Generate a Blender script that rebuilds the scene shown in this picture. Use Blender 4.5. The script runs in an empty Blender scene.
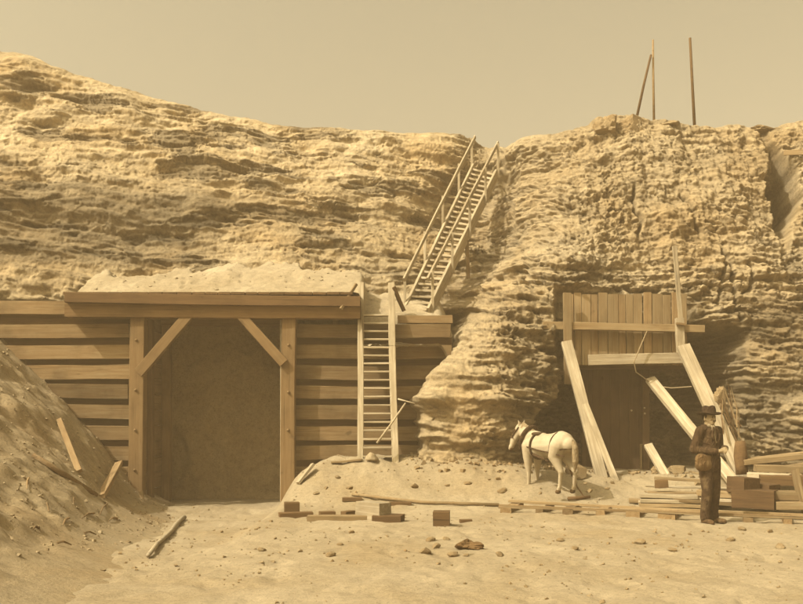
import bpy, bmesh, math, random
import numpy as np
from mathutils import Vector, Matrix, Euler

random.seed(7)
S = bpy.context.scene
C = S.collection

# ------------------------------------------------------------------ camera, sky, sun, exposure
F, HY, CH = 861.0, 415.0, 1.6          # focal length and horizon in photo pixels, eye height
cam_d = bpy.data.cameras.new('camera')
cam = bpy.data.objects.new('camera', cam_d); C.objects.link(cam)
cam.location = (0, 0, CH); cam.rotation_euler = (math.radians(90), 0, 0)
cam_d.sensor_width = 36; cam_d.lens = F/803*36; cam_d.shift_y = (HY-302)/803
cam_d.clip_start = 0.1; cam_d.clip_end = 2000
S.camera = cam

SUN = Vector((0.80, 0.50, -1.0)).normalized()          # direction the light travels
w = bpy.data.worlds.new('World'); S.world = w; w.use_nodes = True
nt = w.node_tree; nt.nodes.clear()
sky = nt.nodes.new('ShaderNodeTexSky'); sky.sky_type = 'NISHITA'; sky.sun_disc = False
sky.sun_elevation = math.asin(-SUN.z)
sky.sun_rotation = math.atan2(-SUN.x, -SUN.y)
sky.dust_density = 8.0; sky.air_density = 1.2
bw = nt.nodes.new('ShaderNodeRGBToBW')
tint = nt.nodes.new('ShaderNodeMix'); tint.data_type = 'RGBA'; tint.blend_type = 'MULTIPLY'
tint.inputs[0].default_value = 1.0
tint.inputs[7].default_value = (1.0, 0.865, 0.56, 1)
bg = nt.nodes.new('ShaderNodeBackground'); bg.inputs['Strength'].default_value = 0.15
out = nt.nodes.new('ShaderNodeOutputWorld')
nt.links.new(sky.outputs[0], bw.inputs[0]); nt.links.new(bw.outputs[0], tint.inputs[6])
nt.links.new(tint.outputs[2], bg.inputs[0]); nt.links.new(bg.outputs[0], out.inputs[0])

sd = bpy.data.lights.new('sun', 'SUN'); sd.energy = 2.9; sd.angle = math.radians(0.6); sd.color = (1.0, 0.92, 0.80)
so = bpy.data.objects.new('sun', sd); C.objects.link(so); so.location = (-20, -10, 30)
so.rotation_euler = SUN.to_track_quat('-Z', 'Y').to_euler()
S.view_settings.view_transform = 'Standard'; S.view_settings.look = 'None'
S.view_settings.exposure = 0.98; S.view_settings.gamma = 1.0; S.view_settings.use_curve_mapping = False
S.render.engine = 'CYCLES'

# ------------------------------------------------------------------ helpers
def P(px, py, D):
    """world point for a photo pixel at a chosen distance"""
    return Vector(((px-401.5)*D/F, D, CH+(HY-py)*D/F))
def PX(px, D): return (px-401.5)*D/F
def PZ(py, D): return CH+(HY-py)*D/F

def tag(o, label=None, cat=None, group=None, kind=None):
    if label: o['label'] = label
    if cat: o['category'] = cat
    if group: o['group'] = group
    if kind: o['kind'] = kind
    return o
def empty(name, loc, label, cat, group=None):
    o = bpy.data.objects.new(name, None); C.objects.link(o); o.location = loc
    o.empty_display_size = 0.2
    return tag(o, label, cat, group)
def base_of(o):
    v = Vector((0, 0, 0))
    while o: v += o.location; o = o.parent
    return v
def link(name, me, mat, parent=None, mw=None, smooth=False):
    o = bpy.data.objects.new(name, me); C.objects.link(o)
    if mat and not me.materials: me.materials.append(mat)
    if mw is None: mw = Matrix.Identity(4)
    if parent:
        o.parent = parent
        pm = Matrix.Identity(4)
        q = parent; chain = []
        while q: chain.append(q); q = q.parent
        for q in reversed(chain): pm = pm @ q.matrix_basis
        o.matrix_basis = pm.inverted() @ mw
    else: o.matrix_basis = mw
    if smooth: me.polygons.foreach_set('use_smooth', [True]*len(me.polygons))
    return o

# ------------------------------------------------------------------ numpy noise
_r = np.random.RandomState(11); _perm = np.tile(_r.permutation(256), 3).astype(np.int32)
_g = _r.uniform(-1, 1, (256, 3)).astype(np.float32); _gx, _gy, _gz = [np.tile(_g[:, i], 2).copy() for i in range(3)]
def pn(x, y, z, s=0):
    x, y, z = np.broadcast_arrays(np.asarray(x, np.float32), np.asarray(y, np.float32), np.asarray(z, np.float32))
    flat = not np.any(z) ; flaty = flat and not np.any(y)
    off = (s*0.6180339887) % 1*97.0
    x = x+np.float32(off); y = y+np.float32(off*.37+s % 7); z = z+np.float32(.31+s % 5)
    xi, yi, zi = np.floor(x), np.floor(y), np.floor(z)
    xf, yf, zf = x-xi, y-yi, z-zi
    xi = xi.astype(np.int32) & 255; yi = yi.astype(np.int32) & 255; zi = zi.astype(np.int32) & 255
    u, v, w_ = [t*t*t*(t*(t*6-15)+10) for t in (xf, yf, zf)]
    r = 0.0
    for dx in (0, 1):
        px_ = _perm[xi+dx]; wx_ = u if dx else 1-u
        for dy in (0, 1):
            py_ = _perm[px_+yi+dy]; wxy = wx_*(v if dy else 1-v)
            for dz in (0, 1):
                h = _perm[py_+zi+dz]
                r = r+(_gx[h]*(xf-dx)+_gy[h]*(yf-dy)+_gz[h]*(zf-dz))*(wxy*(w_ if dz else 1-w_))
    return r*1.25
def fbm(x, y, z, o=4, s=0, g=0.5, l=2.03):
    r = 0; a = 1
    for i in range(o):
        r = r+a*pn(x, y, z, s+i*17); x, y, z = x*l, y*l, z*l; a *= g
    return r
_jx, _jz, _jv = [_r.rand(256).astype(np.float32) for _ in range(3)]
def cells(x, z, s=0):
    """2-D cells: random value of nearest cell, distance to the cell edge, offset to the cell centre"""
    x = np.asarray(x, np.float32)+np.float32(64+s*3.7); z = np.asarray(z, np.float32)+np.float32(64+s*1.9)
    xi = np.floor(x).astype(np.int32); zi = np.floor(z).astype(np.int32)
    d1 = np.full(x.shape, 9.0, np.float32); d2 = d1.copy(); val = np.zeros_like(d1); gxv = np.zeros_like(d1); gzv = np.zeros_like(d1)
    for dx in (-1, 0, 1):
        pxh = _perm[(xi+dx) & 255]
        for dz in (-1, 0, 1):
            h = _perm[pxh+((zi+dz) & 255)]
            ox = (xi+dx)+_jx[h]-x; oz = (zi+dz)+_jz[h]-z; d = ox*ox+oz*oz
            n = d < d1
            d2 = np.where(n, d1, np.minimum(d2, d)); val = np.where(n, _jv[h], val); gxv = np.where(n, ox, gxv); gzv = np.where(n, oz, gzv)
            d1 = np.where(n, d, d1)
    return val, np.sqrt(d2)-np.sqrt(d1), gxv, gzv
def sst(a, b, x):
    t = np.clip((x-a)/(b-a), 0, 1); return t*t*(3-2*t)

def grid_mesh(name, V, nr, nc, flip=False):
    """V: (nr*nc,3) vertices, rows x columns"""
    me = bpy.data.meshes.new(name)
    i = np.arange((nr-1)*(nc-1)); r = i//(nc-1); c = i % (nc-1)
    a = r*nc+c
    q = np.stack([a, a+1, a+nc+1, a+nc], 1)
    if flip: q = q[:, ::-1]
    me.vertices.add(len(V)); me.vertices.foreach_set('co', np.ascontiguousarray(V, dtype=np.float32).ravel())
    n = len(q)
    me.loops.add(n*4); me.loops.foreach_set('vertex_index', np.ascontiguousarray(q, dtype=np.int32).ravel())
    me.polygons.add(n); me.polygons.foreach_set('loop_start', np.arange(0, n*4, 4, dtype=np.int32))
    me.polygons.foreach_set('loop_total', np.full(n, 4, dtype=np.int32))
    me.update(calc_edges=True)
    return me

# ------------------------------------------------------------------ materials (a brown-toned print: every colour lies on one sepia scale)
def sep(v):
    t = [0, .12, .25, .40, .55, .70, .85, 1.0]
    c = [(15, 10, 6), (63, 46, 29), (97, 73, 46), (134, 102, 60), (163, 131, 84), (188, 160, 110), (210, 187, 142), (232, 214, 178)]
    k = np.array([np.interp(v, t, [q[i] for q in c]) for i in range(3)])/255.
    k = np.where(k <= .04045, k/12.92, ((k+.055)/1.055)**2.4)
    f = (.80-.40*v if v < .85 else .46+(v-.85)*2.0)*.88
    lum = float(k@np.array([.3, .6, .1])); g_ = .02+.13*v; k = (k*(1-g_)+lum*g_)*f
    return (float(k[0]), float(k[1]), float(k[2]), 1)
class NT:
    def __init__(s, name, rough=0.95):
        s.m = bpy.data.materials.new(name); s.m.use_nodes = True
        s.t = s.m.node_tree; s.b = s.t.nodes['Principled BSDF']; s.b.inputs['Roughness'].default_value = rough
        s.b.inputs['Specular IOR Level'].default_value = 0.15
        s.tc = s.t.nodes.new('ShaderNodeTexCoord')
    def n(s, ty, **k):
        q = s.t.nodes.new('ShaderNode'+ty)
        for a, v in k.items(): setattr(q, a, v)
        return q
    def l(s, a, b): s.t.links.new(a, b)
    def mapping(s, scale=(1, 1, 1), src='Object', rnd=False):
        mp = s.n('Mapping'); mp.inputs['Scale'].default_value = scale
        s.l(s.tc.outputs[src], mp.inputs[0])
        if rnd:
            oi = s.n('ObjectInfo'); mu = s.n('Math', operation='MULTIPLY'); mu.inputs[1].default_value = 37.0
            s.l(oi.outputs['Random'], mu.inputs[0]); s.l(mu.outputs[0], mp.inputs['Location'])
        return mp.outputs[0]
    def noise(s, co, scale, detail=6, rough=.6, dist=0):
        q = s.n('TexNoise'); q.inputs['Scale'].default_value = scale; q.inputs['Detail'].default_value = detail
        q.inputs['Roughness'].default_value = rough; q.inputs['Distortion'].default_value = dist
        s.l(co, q.inputs['Vector']); return q.outputs['Fac']
    def ramp(s, f, stops):
        q = s.n('ValToRGB'); e = q.color_ramp.elements
        e[0].position, e[0].color = stops[0][0], stops[0][1]; e[1].position, e[1].color = stops[-1][0], stops[-1][1]
        for p, c in stops[1:-1]:
            x = e.new(p); x.color = c
        s.l(f, q.inputs[0]); return q.outputs[0]
    def mix(s, a, b, f=0.5, mode='MIX'):
        q = s.n('Mix', data_type='RGBA', blend_type=mode)
        if isinstance(f, (int, float)): q.inputs[0].default_value = f
        else: s.l(f, q.inputs[0])
        for v, i in ((a, 6), (b, 7)):
            if isinstance(v, tuple): q.inputs[i].default_value = v
            else: s.l(v, q.inputs[i])
        return q.outputs[2]
    def math(s, op, a, b=0.0):
        q = s.n('Math', operation=op)
        for v, i in ((a, 0), (b, 1)):
            if isinstance(v, (int, float)): q.inputs[i].default_value = v
            else: s.l(v, q.inputs[i])
        return q.outputs[0]
    def bump(s, h, strength=.5, dist=.02):
        q = s.n('Bump'); q.inputs['Strength'].default_value = strength; q.inputs['Distance'].default_value = dist
        s.l(h, q.inputs['Height']); s.l(q.outputs[0], s.b.inputs['Normal'])
    def color(s, c): s.l(c, s.b.inputs['Base Color'])
G = lambda v: (v, v, v, 1)

def earth(name, lo, mid, hi, strata=0.0, bumpd=.03, fine=14, bs=.6, tone=False):
    m = NT(name, 1.0)
    co = m.mapping()
    big = m.noise(co, .55, 5, .6, .4)
    c = m.ramp(big, [(.30, sep(lo)), (.48, sep(mid)), (.68, sep(hi))])
    fi = m.noise(co, fine, 8, .7)
    c = m.mix(c, m.ramp(fi, [(.25, G(.58)), (.5, G(.95)), (.75, G(1.22))]), .75, 'MULTIPLY')
    if strata:
        st = m.noise(m.mapping((.25, .25, 3.2)), 1.6, 6, .65, .6)
        c = m.mix(c, m.ramp(st, [(.34, G(.55)), (.47, G(.95)), (.6, G(1.12))]), strata, 'MULTIPLY')
    if tone:
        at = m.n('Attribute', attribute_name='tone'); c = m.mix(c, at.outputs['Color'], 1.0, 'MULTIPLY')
    sp = m.noise(co, fine*3.5, 3, .5)
    c = m.mix(c, m.ramp(sp, [(.32, G(.55)), (.42, G(1.0)), (.75, G(1.08))]), .6, 'MULTIPLY')
    m.color(c)
    h = m.math('ADD', m.noise(co, fine*.7, 10, .7), m.math('MULTIPLY', m.noise(co, fine*4, 4, .6), .35))
    m.bump(h, bs, bumpd)
    return m.m
def wood(name, lo, hi, scale=1.0, stain=.6, vary=.35):
    m = NT(name, .9)
    co = m.mapping((.6*scale, 9*scale, 9*scale), rnd=True)
    g = m.noise(co, 2.2, 7, .65, .6)
    c = m.ramp(g, [(.28, sep(lo)), (.5, sep((lo+hi)/2)), (.72, sep(hi))])
    co2 = m.mapping((1, 1, 1), rnd=True)
    s_ = m.noise(co2, 1.7, 5, .6)
    c = m.mix(c, m.ramp(s_, [(.3, G(.62)), (.5, G(1)), (.7, G(1.15))]), stain, 'MULTIPLY')
    ck = m.noise(m.mapping((.35*scale, 26*scale, 26*scale), rnd=True), 1.6, 4, .55, .3)
    c = m.mix(c, m.ramp(ck, [(.30, G(.42)), (.40, G(1.0)), (.9, G(1.0))]), .9, 'MULTIPLY')
    kn = m.noise(m.mapping((3.2, 5, 5), rnd=True), 1.0, 2, .4)
    c = m.mix(c, m.ramp(kn, [(.22, G(.5)), (.29, G(1.0)), (.9, G(1.0))]), .8, 'MULTIPLY')
    oi = m.n('ObjectInfo')
    c = m.mix(c, m.ramp(oi.outputs['Random'], [(0, G(1-vary)), (1, G(1+vary*.6))]), 1.0, 'MULTIPLY')
    m.color(c)
    m.bump(m.math('ADD', g, m.math('MULTIPLY', m.noise(co2, 30, 4, .6), .3)), .5, .008)
    return m.m
def plain(name, lo, hi, scale=12, bs=.3, bd=.004, rough=.9):
    m = NT(name, rough)
    co = m.mapping(rnd=True)
    n = m.noise(co, scale, 6, .65)
    m.color(m.ramp(n, [(.3, sep(lo)), (.7, sep(hi))])); m.bump(n, bs, bd)
    return m.m
M = dict(
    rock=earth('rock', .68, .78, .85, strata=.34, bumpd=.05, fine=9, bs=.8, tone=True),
    sand=earth('sand', .82, .87, .90, bumpd=.03, fine=10, bs=.8),
    ground=earth('ground_dirt', .76, .84, .88, bumpd=.022, fine=15, bs=.8),
    heap=earth('heap_dirt', .66, .77, .85, bumpd=.03, fine=10, bs=.6),
    stone=earth('stone', .55, .68, .82, bumpd=.02, fine=20, bs=.6),
    darkstone=earth('dark_stone', .30, .42, .56, bumpd=.03, fine=16, bs=.9),
    boulder=earth('boulder', .56, .68, .78, bumpd=.04, fine=10, bs=.8),
    lag=wood('lagging_wood', .44, .72, stain=.8),
    lagback=wood('backing_wood', .32, .44),
    dark=wood('dark_wood', .20, .33, vary=.15),
    post=wood('post_wood', .44, .60, vary=.15),
    pale=wood('pale_wood', .80, .97, vary=.15),
    mid=wood('grey_wood', .54, .76, vary=.25),
    brown=wood('brown_wood', .26, .40, vary=.2),
    tunnel=wood('tunnel_board_wood', .46, .58, vary=.07, stain=.9),
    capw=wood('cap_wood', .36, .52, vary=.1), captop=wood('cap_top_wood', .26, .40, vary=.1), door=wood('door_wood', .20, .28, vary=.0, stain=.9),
    iron=plain('rusty_iron', .40, .62, 20),
    rope=plain('hemp_rope', .70, .85, 40),
)

# ------------------------------------------------------------------ timber pieces
def board(name, p0, p1, width, thick, mat, parent=None, side=None, n=3, jit=.006, taper=1.0, cham=.006):
    """a sawn timber from p0 to p1; side = direction of its width"""
    p0, p1 = Vector(p0), Vector(p1)
    x = (p1-p0); L = x.length; x.normalize()
    s_ = Vector(side) if side is not None else Vector((0, 0, 1))
    y = (s_-x*s_.dot(x)).normalized(); z = x.cross(y)
    mw = Matrix((( x.x, y.x, z.x, p0.x), (x.y, y.y, z.y, p0.y), (x.z, y.z, z.z, p0.z), (0, 0, 0, 1)))
    bm = bmesh.new(); rings = []
    a, b = width/2, thick/2; c = min(cham, a*.4, b*.4)
    sec = [(-a+c, -b), (a-c, -b), (a, -b+c), (a, b-c), (a-c, b), (-a+c, b), (-a, b-c), (-a, -b+c)]
    wy = random.uniform(-1, 1)*jit; wz = random.uniform(-1, 1)*jit
    for i in range(n+1):
        t = i/n; k = 1+(taper-1)*t
        oy = wy*math.sin(t*3.1)*1.5; oz = wz*math.sin(t*3.1)*1.5
        ex = random.uniform(-jit, jit) if i in (0, n) else 0
        rings.append([bm.verts.new((t*L+ex+ (random.uniform(-jit,jit)*.6 if i in (0,n) else 0), u*k+oy+random.uniform(-jit, jit)*.4, v*k+oz+random.uniform(-jit, jit)*.4)) for u, v in sec])
    for i in range(n):
        for j in range(8):
            bm.faces.new((rings[i][j], rings[i][(j+1) % 8], rings[i+1][(j+1) % 8], rings[i+1][j]))
    bm.faces.new(rings[0][::-1]); bm.faces.new(rings[-1])
    bmesh.ops.recalc_face_normals(bm, faces=bm.faces)
    me = bpy.data.meshes.new(name); bm.to_mesh(me); bm.free()
    return link(name, me, mat, parent, mw)
def pole(name, pts, rads, mat, parent=None, seg=8, jit=.0):
    """round tube through points"""
    bm = bmesh.new(); rings = []; pts = [Vector(p) for p in pts]; o = pts[0].copy()
    for i, p in enumerate(pts):
        d = (pts[min(i+1, len(pts)-1)]-pts[max(i-1, 0)]).normalized()
        u = d.cross(Vector((0.3, 1, .1))).normalized(); v = d.cross(u)
        rings.append([bm.verts.new(p-o+(u*math.cos(a)+v*math.sin(a))*rads[i]*(1+random.uniform(-jit, jit))) for a in [2*math.pi*k/seg for k in range(seg)]])
    for i in range(len(rings)-1):
        for j in range(seg): bm.faces.new((rings[i][j], rings[i][(j+1) % seg], rings[i+1][(j+1) % seg], rings[i+1][j]))
    bm.faces.new(rings[0][::-1]); bm.faces.new(rings[-1])
    bmesh.ops.recalc_face_normals(bm, faces=bm.faces)
    me = bpy.data.meshes.new(name); bm.to_mesh(me); bm.free()
    return link(name, me, mat, parent, Matrix.Translation(o), smooth=seg > 6)
def stone_mesh(seed, sx=1, sy=1, sz=.7, sub=2, rough=.25):
    bm = bmesh.new(); bmesh.ops.create_icosphere(bm, subdivisions=sub, radius=1)
    co = np.array([v.co for v in bm.verts])
    d = 1+rough*fbm(co[:, 0]*.9+seed*7.3, co[:, 1]*.9, co[:, 2]*.9, 5, seed, .6)
    # planed facets
    rnd = np.random.RandomState(seed)
    for k in range(7):
        nrm = rnd.normal(size=3); nrm /= np.linalg.norm(nrm); lim = rnd.uniform(.45, .78)
        q = (co*d[:, None])@nrm; d = np.where(q > lim, d*lim/np.maximum(q, 1e-6), d)
    for v, k in zip(bm.verts, d): v.co = Vector((v.co.x*k*sx, v.co.y*k*sy, v.co.z*k*sz))
    me = bpy.data.meshes.new('stone'); bm.to_mesh(me); bm.free(); return me

# ================================================================== THE SETTING
# ------------------------------------------------------------------ ground
EDGE_Z = np.array([PZ(y, 18) for y in (500, 460, 430, 395, 350, 318, 300)])
EDGE_X = np.array([PX(x, 18) for x in (398, 399, 401, 409, 433, 448, 470)])
def ground_z(X, Y):
    X = np.asarray(X, float); Y = np.asarray(Y, float)
    z = 0.04*fbm(X*.5, Y*.5, 0*X, 4, 3)+.022*fbm(X*2.6, Y*2.6, 0*X, 4, 5, .6)-.02*sst(.15, .4, pn(X*3.1, Y*2.2, 0*X, 6))
    fp = cells((X+.3*pn(X*.7, Y*.7, 0*X, 41))/.42, Y/.55, 17)
    z = z-.022*np.exp(-((fp[2]*.42/.075)**2+(fp[3]*.55/.15)**2))*sst(.45, .6, fp[0])
    # dip of the haulage road into the portal
    road = sst(-6.6, -5.2, X)*(1-sst(-2.5, -2.05, X))
    z = z-0.33*road*np.clip((Y-9.5)/6.5, 0, 1)
    # bank under the steps
    mound = sst(-2.72, -1.25, X+.15*pn(X*1.2, Y*1.2, 0*X, 8))*(1-sst(1.0, 4.5, X))*sst(15.1, 17.0, Y+.35*pn(X*.8, Y*.8, 0*X, 6))
    z = z+mound*(.74+.10*fbm(X*1.6, Y*1.6, 0*X, 4, 9))
    right = sst(1.5, 4, X)*sst(15.4, 17.2, Y)
    z = z+right*.42
    return z
def axis(segs):
    a = []
    for lo, hi, st in segs: a += list(np.arange(lo, hi, st))
    return np.array(a+[segs[-1][1]])
gx = axis([(-160, -20, 10), (-20, -9, .5), (-9, 9, .045), (9, 20, .5), (20, 160, 10)])
gy = axis([(-160, -10, 10), (-10, 6, .6), (6, 19.5, .045), (19.5, 24, .5), (24, 160, 8)])
XX, YY = np.meshgrid(gx, gy)
zz = ground_z(XX, YY)
V = np.stack([XX.ravel(), YY.ravel(), zz.ravel()], 1)
me = grid_mesh('ground', V, len(gy), len(gx))
tag(link('ground', me, M['ground'], smooth=True), kind='structure')
GZ = zz
def gz(x, y):
    i = int(np.clip(np.searchsorted(gx, x)-1, 0, len(gx)-2)); j = int(np.clip(np.searchsorted(gy, y)-1, 0, len(gy)-2))
    a = (x-gx[i])/(gx[i+1]-gx[i]); b = (y-gy[j])/(gy[j+1]-gy[j])
    return float((GZ[j, i]*(1-a)+GZ[j, i+1]*a)*(1-b)+(GZ[j+1, i]*(1-a)+GZ[j+1, i+1]*a)*b)

# ------------------------------------------------------------------ cliff
CP = [(-300,300,17.6),(-300,150,20),(-300,20,23),(-300,450,16.5),
 (0,300,18.9),(0,250,19.4),(0,190,20.0),(0,120,21.5),(0,50,23.5),(0,450,18.6),
 (100,300,19.1),(100,265,19.7),(100,225,20.0),(100,180,20.5),(100,130,22),(100,80,23.5),
 (200,300,19.1),(200,250,20.0),(200,200,20.7),(200,150,22.3),(200,110,23.7),(200,450,19),
 (300,300,19.1),(300,260,20.1),(300,200,21.4),(300,127,23.8),
 (400,300,19.7),(400,250,21.0),(400,200,22.4),(400,135,24),
 (450,300,20.3),(450,250,21.9),(450,190,23.4),(465,138,24.4),
 (478,300,19.3),(462,316,18.3),(495,250,22.6),(498,200,24.0),(492,148,25.2),
 (520,300,18.5),(522,250,19.7),(525,200,21),(522,142,22.6),
 (560,290,18.3),(560,200,20),(560,136,21.7),
 (620,290,18.5),(620,200,19.7),(620,118,21.5),
 (700,290,18.4),(700,200,19.4),(700,128,21.2),
 (800,290,18),(800,200,19.1),(800,122,20.6),(1100,300,16.5),(1100,120,19.0),(1100,460,15.4),
 (480,400,16.9),(480,470,16.8),(420,462,16.9),(430,395,17.1),(460,340,17.5),(500,320,17.6),(540,330,17.9),
 (540,400,17.5),(540,470,17.9),(580,380,18),(580,470,18.2),(740,340,17.9),(740,400,17.7),(740,460,17.5),
 (800,340,17.5),(800,400,17.1),(800,460,16.9)]
cpw = np.array([[*P(*c)] for c in CP]); ctr = cpw[:, [0, 2]]
def tps(r2): return np.where(r2 > 0, .5*r2*np.log(r2+1e-12), 0)
n_ = len(ctr); Kr = tps(((ctr[:, None]-ctr[None])**2).sum(2))+np.eye(n_)*.03
Pm = np.c_[np.ones(n_), ctr]; A = np.block([[Kr, Pm], [Pm.T, np.zeros((3, 3))]])
sol = np.linalg.solve(A, np.r_[cpw[:, 1], 0, 0, 0])
_bx = np.arange(-41, 41.01, .2); _bz = np.arange(-1.6, 15, .15)
_BX, _BZ = np.meshgrid(_bx, _bz); _BY = sol[n_]+sol[n_+1]*_BX+sol[n_+2]*_BZ
for i in range(n_): _BY = _BY+sol[i]*tps((_BX-ctr[i, 0])**2+(_BZ-ctr[i, 1])**2)
def base_y(X, Z):
    fx = np.clip((X-_bx[0])/.2, 0, len(_bx)-1.001); fz = np.clip((Z-_bz[0])/.15, 0, len(_bz)-1.001)
    ix = fx.astype(int); iz = fz.astype(int); fx = fx-ix; fz = fz-iz
    r = (_BY[iz, ix]*(1-fx)+_BY[iz, ix+1]*fx)*(1-fz)+(_BY[iz+1, ix]*(1-fx)+_BY[iz+1, ix+1]*fx)*fz
    # hollow behind the timber wall of the large portal
    xe = np.interp(Z, EDGE_Z, EDGE_X)+.14*pn(X*0+3, Z*1.9, Z*0, 4)
    hol = (1-sst(-.12, .42, X-xe))*(1-sst(3.6, 4.1, Z))*sst(-10.5, -9.8, X)
    r = r*(1-hol)+21.6*hol
    # hollow round the small portal
    zl = [PZ(y, 18.2) for y in (600, 470, 425, 405, 395, 335, 300)]
    le = np.interp(Z, zl, [PX(x, 18.2) for x in (526, 526, 527, 546, 560, 572, 580)])
    re = np.interp(Z, zl, [PX(x, 18) for x in (745, 740, 725, 728, 735, 742, 690)])
    j = .12*fbm(X*1.3, Z*1.3, Z*0, 3, 12)
    h2 = sst(-.15, .3, X-le+j)*(1-sst(-.3, .15, X-re+j))*(1-sst(PZ(345, 18.2), PZ(318, 18.2), Z+j))
    r = r*(1-h2)+20.9*h2
    return r, hol, h2
SKY = [(-400,10,23),(-150,30,23.3),(-60,48,23.5),(0,52,23.5),(30,54,23.5),(60,70,23.5),(85,78,23.5),(120,88,23.6),(180,104,23.7),(250,119,23.8),(350,131,23.9),(430,134,24.1),(470,136,24.5),(484,146,25),(497,148,25),(508,141,23.2),(560,135,21.7),(590,124,21.6),(597,116,21.5),(603,112,21.5),(622,114,21.5),(628,112,21.5),(640,115,21.5),(650,121,21.4),(664,120,21.4),(690,127,21.3),(740,126,21),(765,130,20.8),(775,126,20.8),(803,120,20.6),(900,112,20.2),(1200,120,19)]
skx = np.array([P(*s_).x for s_ in SKY]); skz = np.array([P(*s_).z for s_ in SKY])
cx = axis([(-40, -12, .35), (-12, -10.3, .06), (-10.3, 10.0, .0178), (10.0, 12, .06), (12, 40, .35)])
NR = 510
tt = np.linspace(0, 1, NR)
ztop = np.interp(cx, skx, skz)+.10*fbm(cx*1.1, cx*0, cx*0, 4, 77)+.05*np.abs(pn(cx*4, cx*0, cx*0, 78))
X = np.repeat(cx[None], NR, 0); Z = -1.0+tt[:, None]*(ztop[None]+1.0)
Y, HOL, H2 = base_y(X, Z)
dZr = np.gradient(Z, axis=0); Yz = np.gradient(Y, axis=0)/dZr
Yx = np.gradient(Y, cx, axis=1)-Yz*np.gradient(Z, cx, axis=1)
def blur(a, k):
    for ax in (0, 1):
        p = np.pad(a, [(k, k) if i == ax else (0, 0) for i in (0, 1)], mode='edge'); c = np.cumsum(np.insert(p, 0, 0, axis=ax), axis=ax)
        n = a.shape[ax]; a = (np.take(c, np.arange(2*k+1, 2*k+1+n), ax)-np.take(c, np.arange(n), ax))/(2*k+1)
    return a
Yx = np.clip(blur(Yx, 6), -1.2, 1.2); Yz = np.clip(blur(Yz, 6), -.6, 1.6)
kx, kz = .6*Yx, .10+.12*np.clip(Yz, 0, 1); nl = np.sqrt(1+kx**2+kz**2); N = np.stack([kx/nl, -1/nl, kz/nl], 0)   # beds break out horizontally
# bedding coordinate: gently dipping, warped
lay = Z+.06*X+.22*pn(X*.35, Z*.3, Z*0, 21)+.07*pn(X*1.4, Z*1.2, Z*0, 22)
right = sst(1.6, 2.6, X)
spur = sst(-.6, .6, X)*(1-sst(3.2, 4.6, X))*(1-sst(4.2, 6, Z))
upr = right*sst(4.3, 5.6, Z)                                  # upper right face: massive clay, vertical cracks
left = 1-sst(1.0, 2.2, X)
lband = left*(1-sst(6.6, 7.6, Z+.25*X*.5+.6*pn(X*.5, Z*.8, Z*0, 31)+1.2))  # smoother, banded lower-left beds
D = .34*fbm(X*.45, Y*.45, Z*.6, 4, 40)
s1 = pn(X*.30, Y*.2, lay*2.1, 41); s2 = pn(X*.7, Y*.4, lay*5.2, 42); s3 = pn(X*1.8, Y, lay*11, 43)
ws = (1-.72*upr)*(1-.5*left*(1-.8*sst(-.02, .26, fbm(X*.55, lay*1.9, Z*0, 4, 66))))
ws = ws*(1-.5*right*(1-upr))
D += ws*(.26*s1+.16*s2+.07*s3)
# broken beds with sharp edges: long, thin courses
wx = X+.30*pn(X*1.1, Z*1.6, Z*0, 50)+.08*pn(X*5, Z*6, Z*0, 52); wl = lay+.06*pn(X*1.6, Z*2, Z*0, 51)+.02*pn(X*7, Z*9, Z*0, 53)
v1, e1, g1x, g1z = cells(wx/2.1, wl/.33, 60)
v2, e2, g2x, g2z = cells(wx/.85, wl/.135, 61)
v3, e3, g3x, g3z = cells(wx/.30, wl/.07, 62)
v4, e4, g4x, g4z = cells((X+.04*s3)/.12, (lay+.2*X)/.06, 64)
brk = sst(-.25, .35, fbm(X*.6, Z*.9, Z*0, 3, 63))
wb = (1-.80*upr)*(1-left)
D += wb*((.26*(v1-.5)+.06*g1z)*(.6+.5*brk)+(.20*(v2-.5)+.06*g2z)*(.6+.7*brk)+.13*(v3-.5)*(.5+.8*brk)+.05*(v4-.5))
# left bank: pale soft slopes with thin broken beds and pockets
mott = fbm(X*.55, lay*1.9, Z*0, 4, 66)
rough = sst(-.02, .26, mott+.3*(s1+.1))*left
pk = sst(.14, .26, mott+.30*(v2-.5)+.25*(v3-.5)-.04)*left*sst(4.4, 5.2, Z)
D += left*(.16*fbm(X*.6, lay*1.5, Y*.6, 3, 67)+.03*fbm(X*3.0, lay*7, Z*0, 4, 65, .65)+.05*(v2-.5))
D += rough*(.17*(v1-.5)+.11*(v2-.5)+.04*g2z+.045*(v3-.5)+.012*(v4-.5))-.08*pk
# cracked clay face
a1, c1, _, _ = cells((X+.12*pn(X*2, Z*2, Z*0, 70)+.10*fbm(X*5, Z*5, Z*0, 2, 68))/.75, (Z+.1*X)/1.35, 71)
a2, c2, q2x, q2z = cells((X+.05*pn(X*4, Z*4, Z*0, 72))/.23, Z/.24, 73)
crk = sst(.0, .3, pn(X*.7, Z*.6, Z*0, 69))
D += upr*(-.05*crk*(1-sst(0, .04, c1))+.03*(a1-.5)+.10*pn(X*2.6, Z*.5, Z*0, 79)+.05*pn(X*6.5, Z*.9, Z*0, 81)+.05*fbm(X*4.5, Z*3, Z*0, 5, 75, .7)+.03*(v4-.5))
chunk = upr*sst(-.05, .28, fbm(X*.55+4, Z*.7, Z*0, 4, 76))
D += chunk*(.05*(a2-.5)+.06*(v2-.5)+.055*(v3-.5)+.03*(v4-.5))
D += (.04-.015*left)*fbm(X*6, Y*5, Z*8, 3, 80, .65)+.02*(v4-.5)*(1-.7*left)
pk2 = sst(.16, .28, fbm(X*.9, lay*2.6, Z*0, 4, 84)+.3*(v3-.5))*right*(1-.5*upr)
D -= .10*pk2
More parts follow.
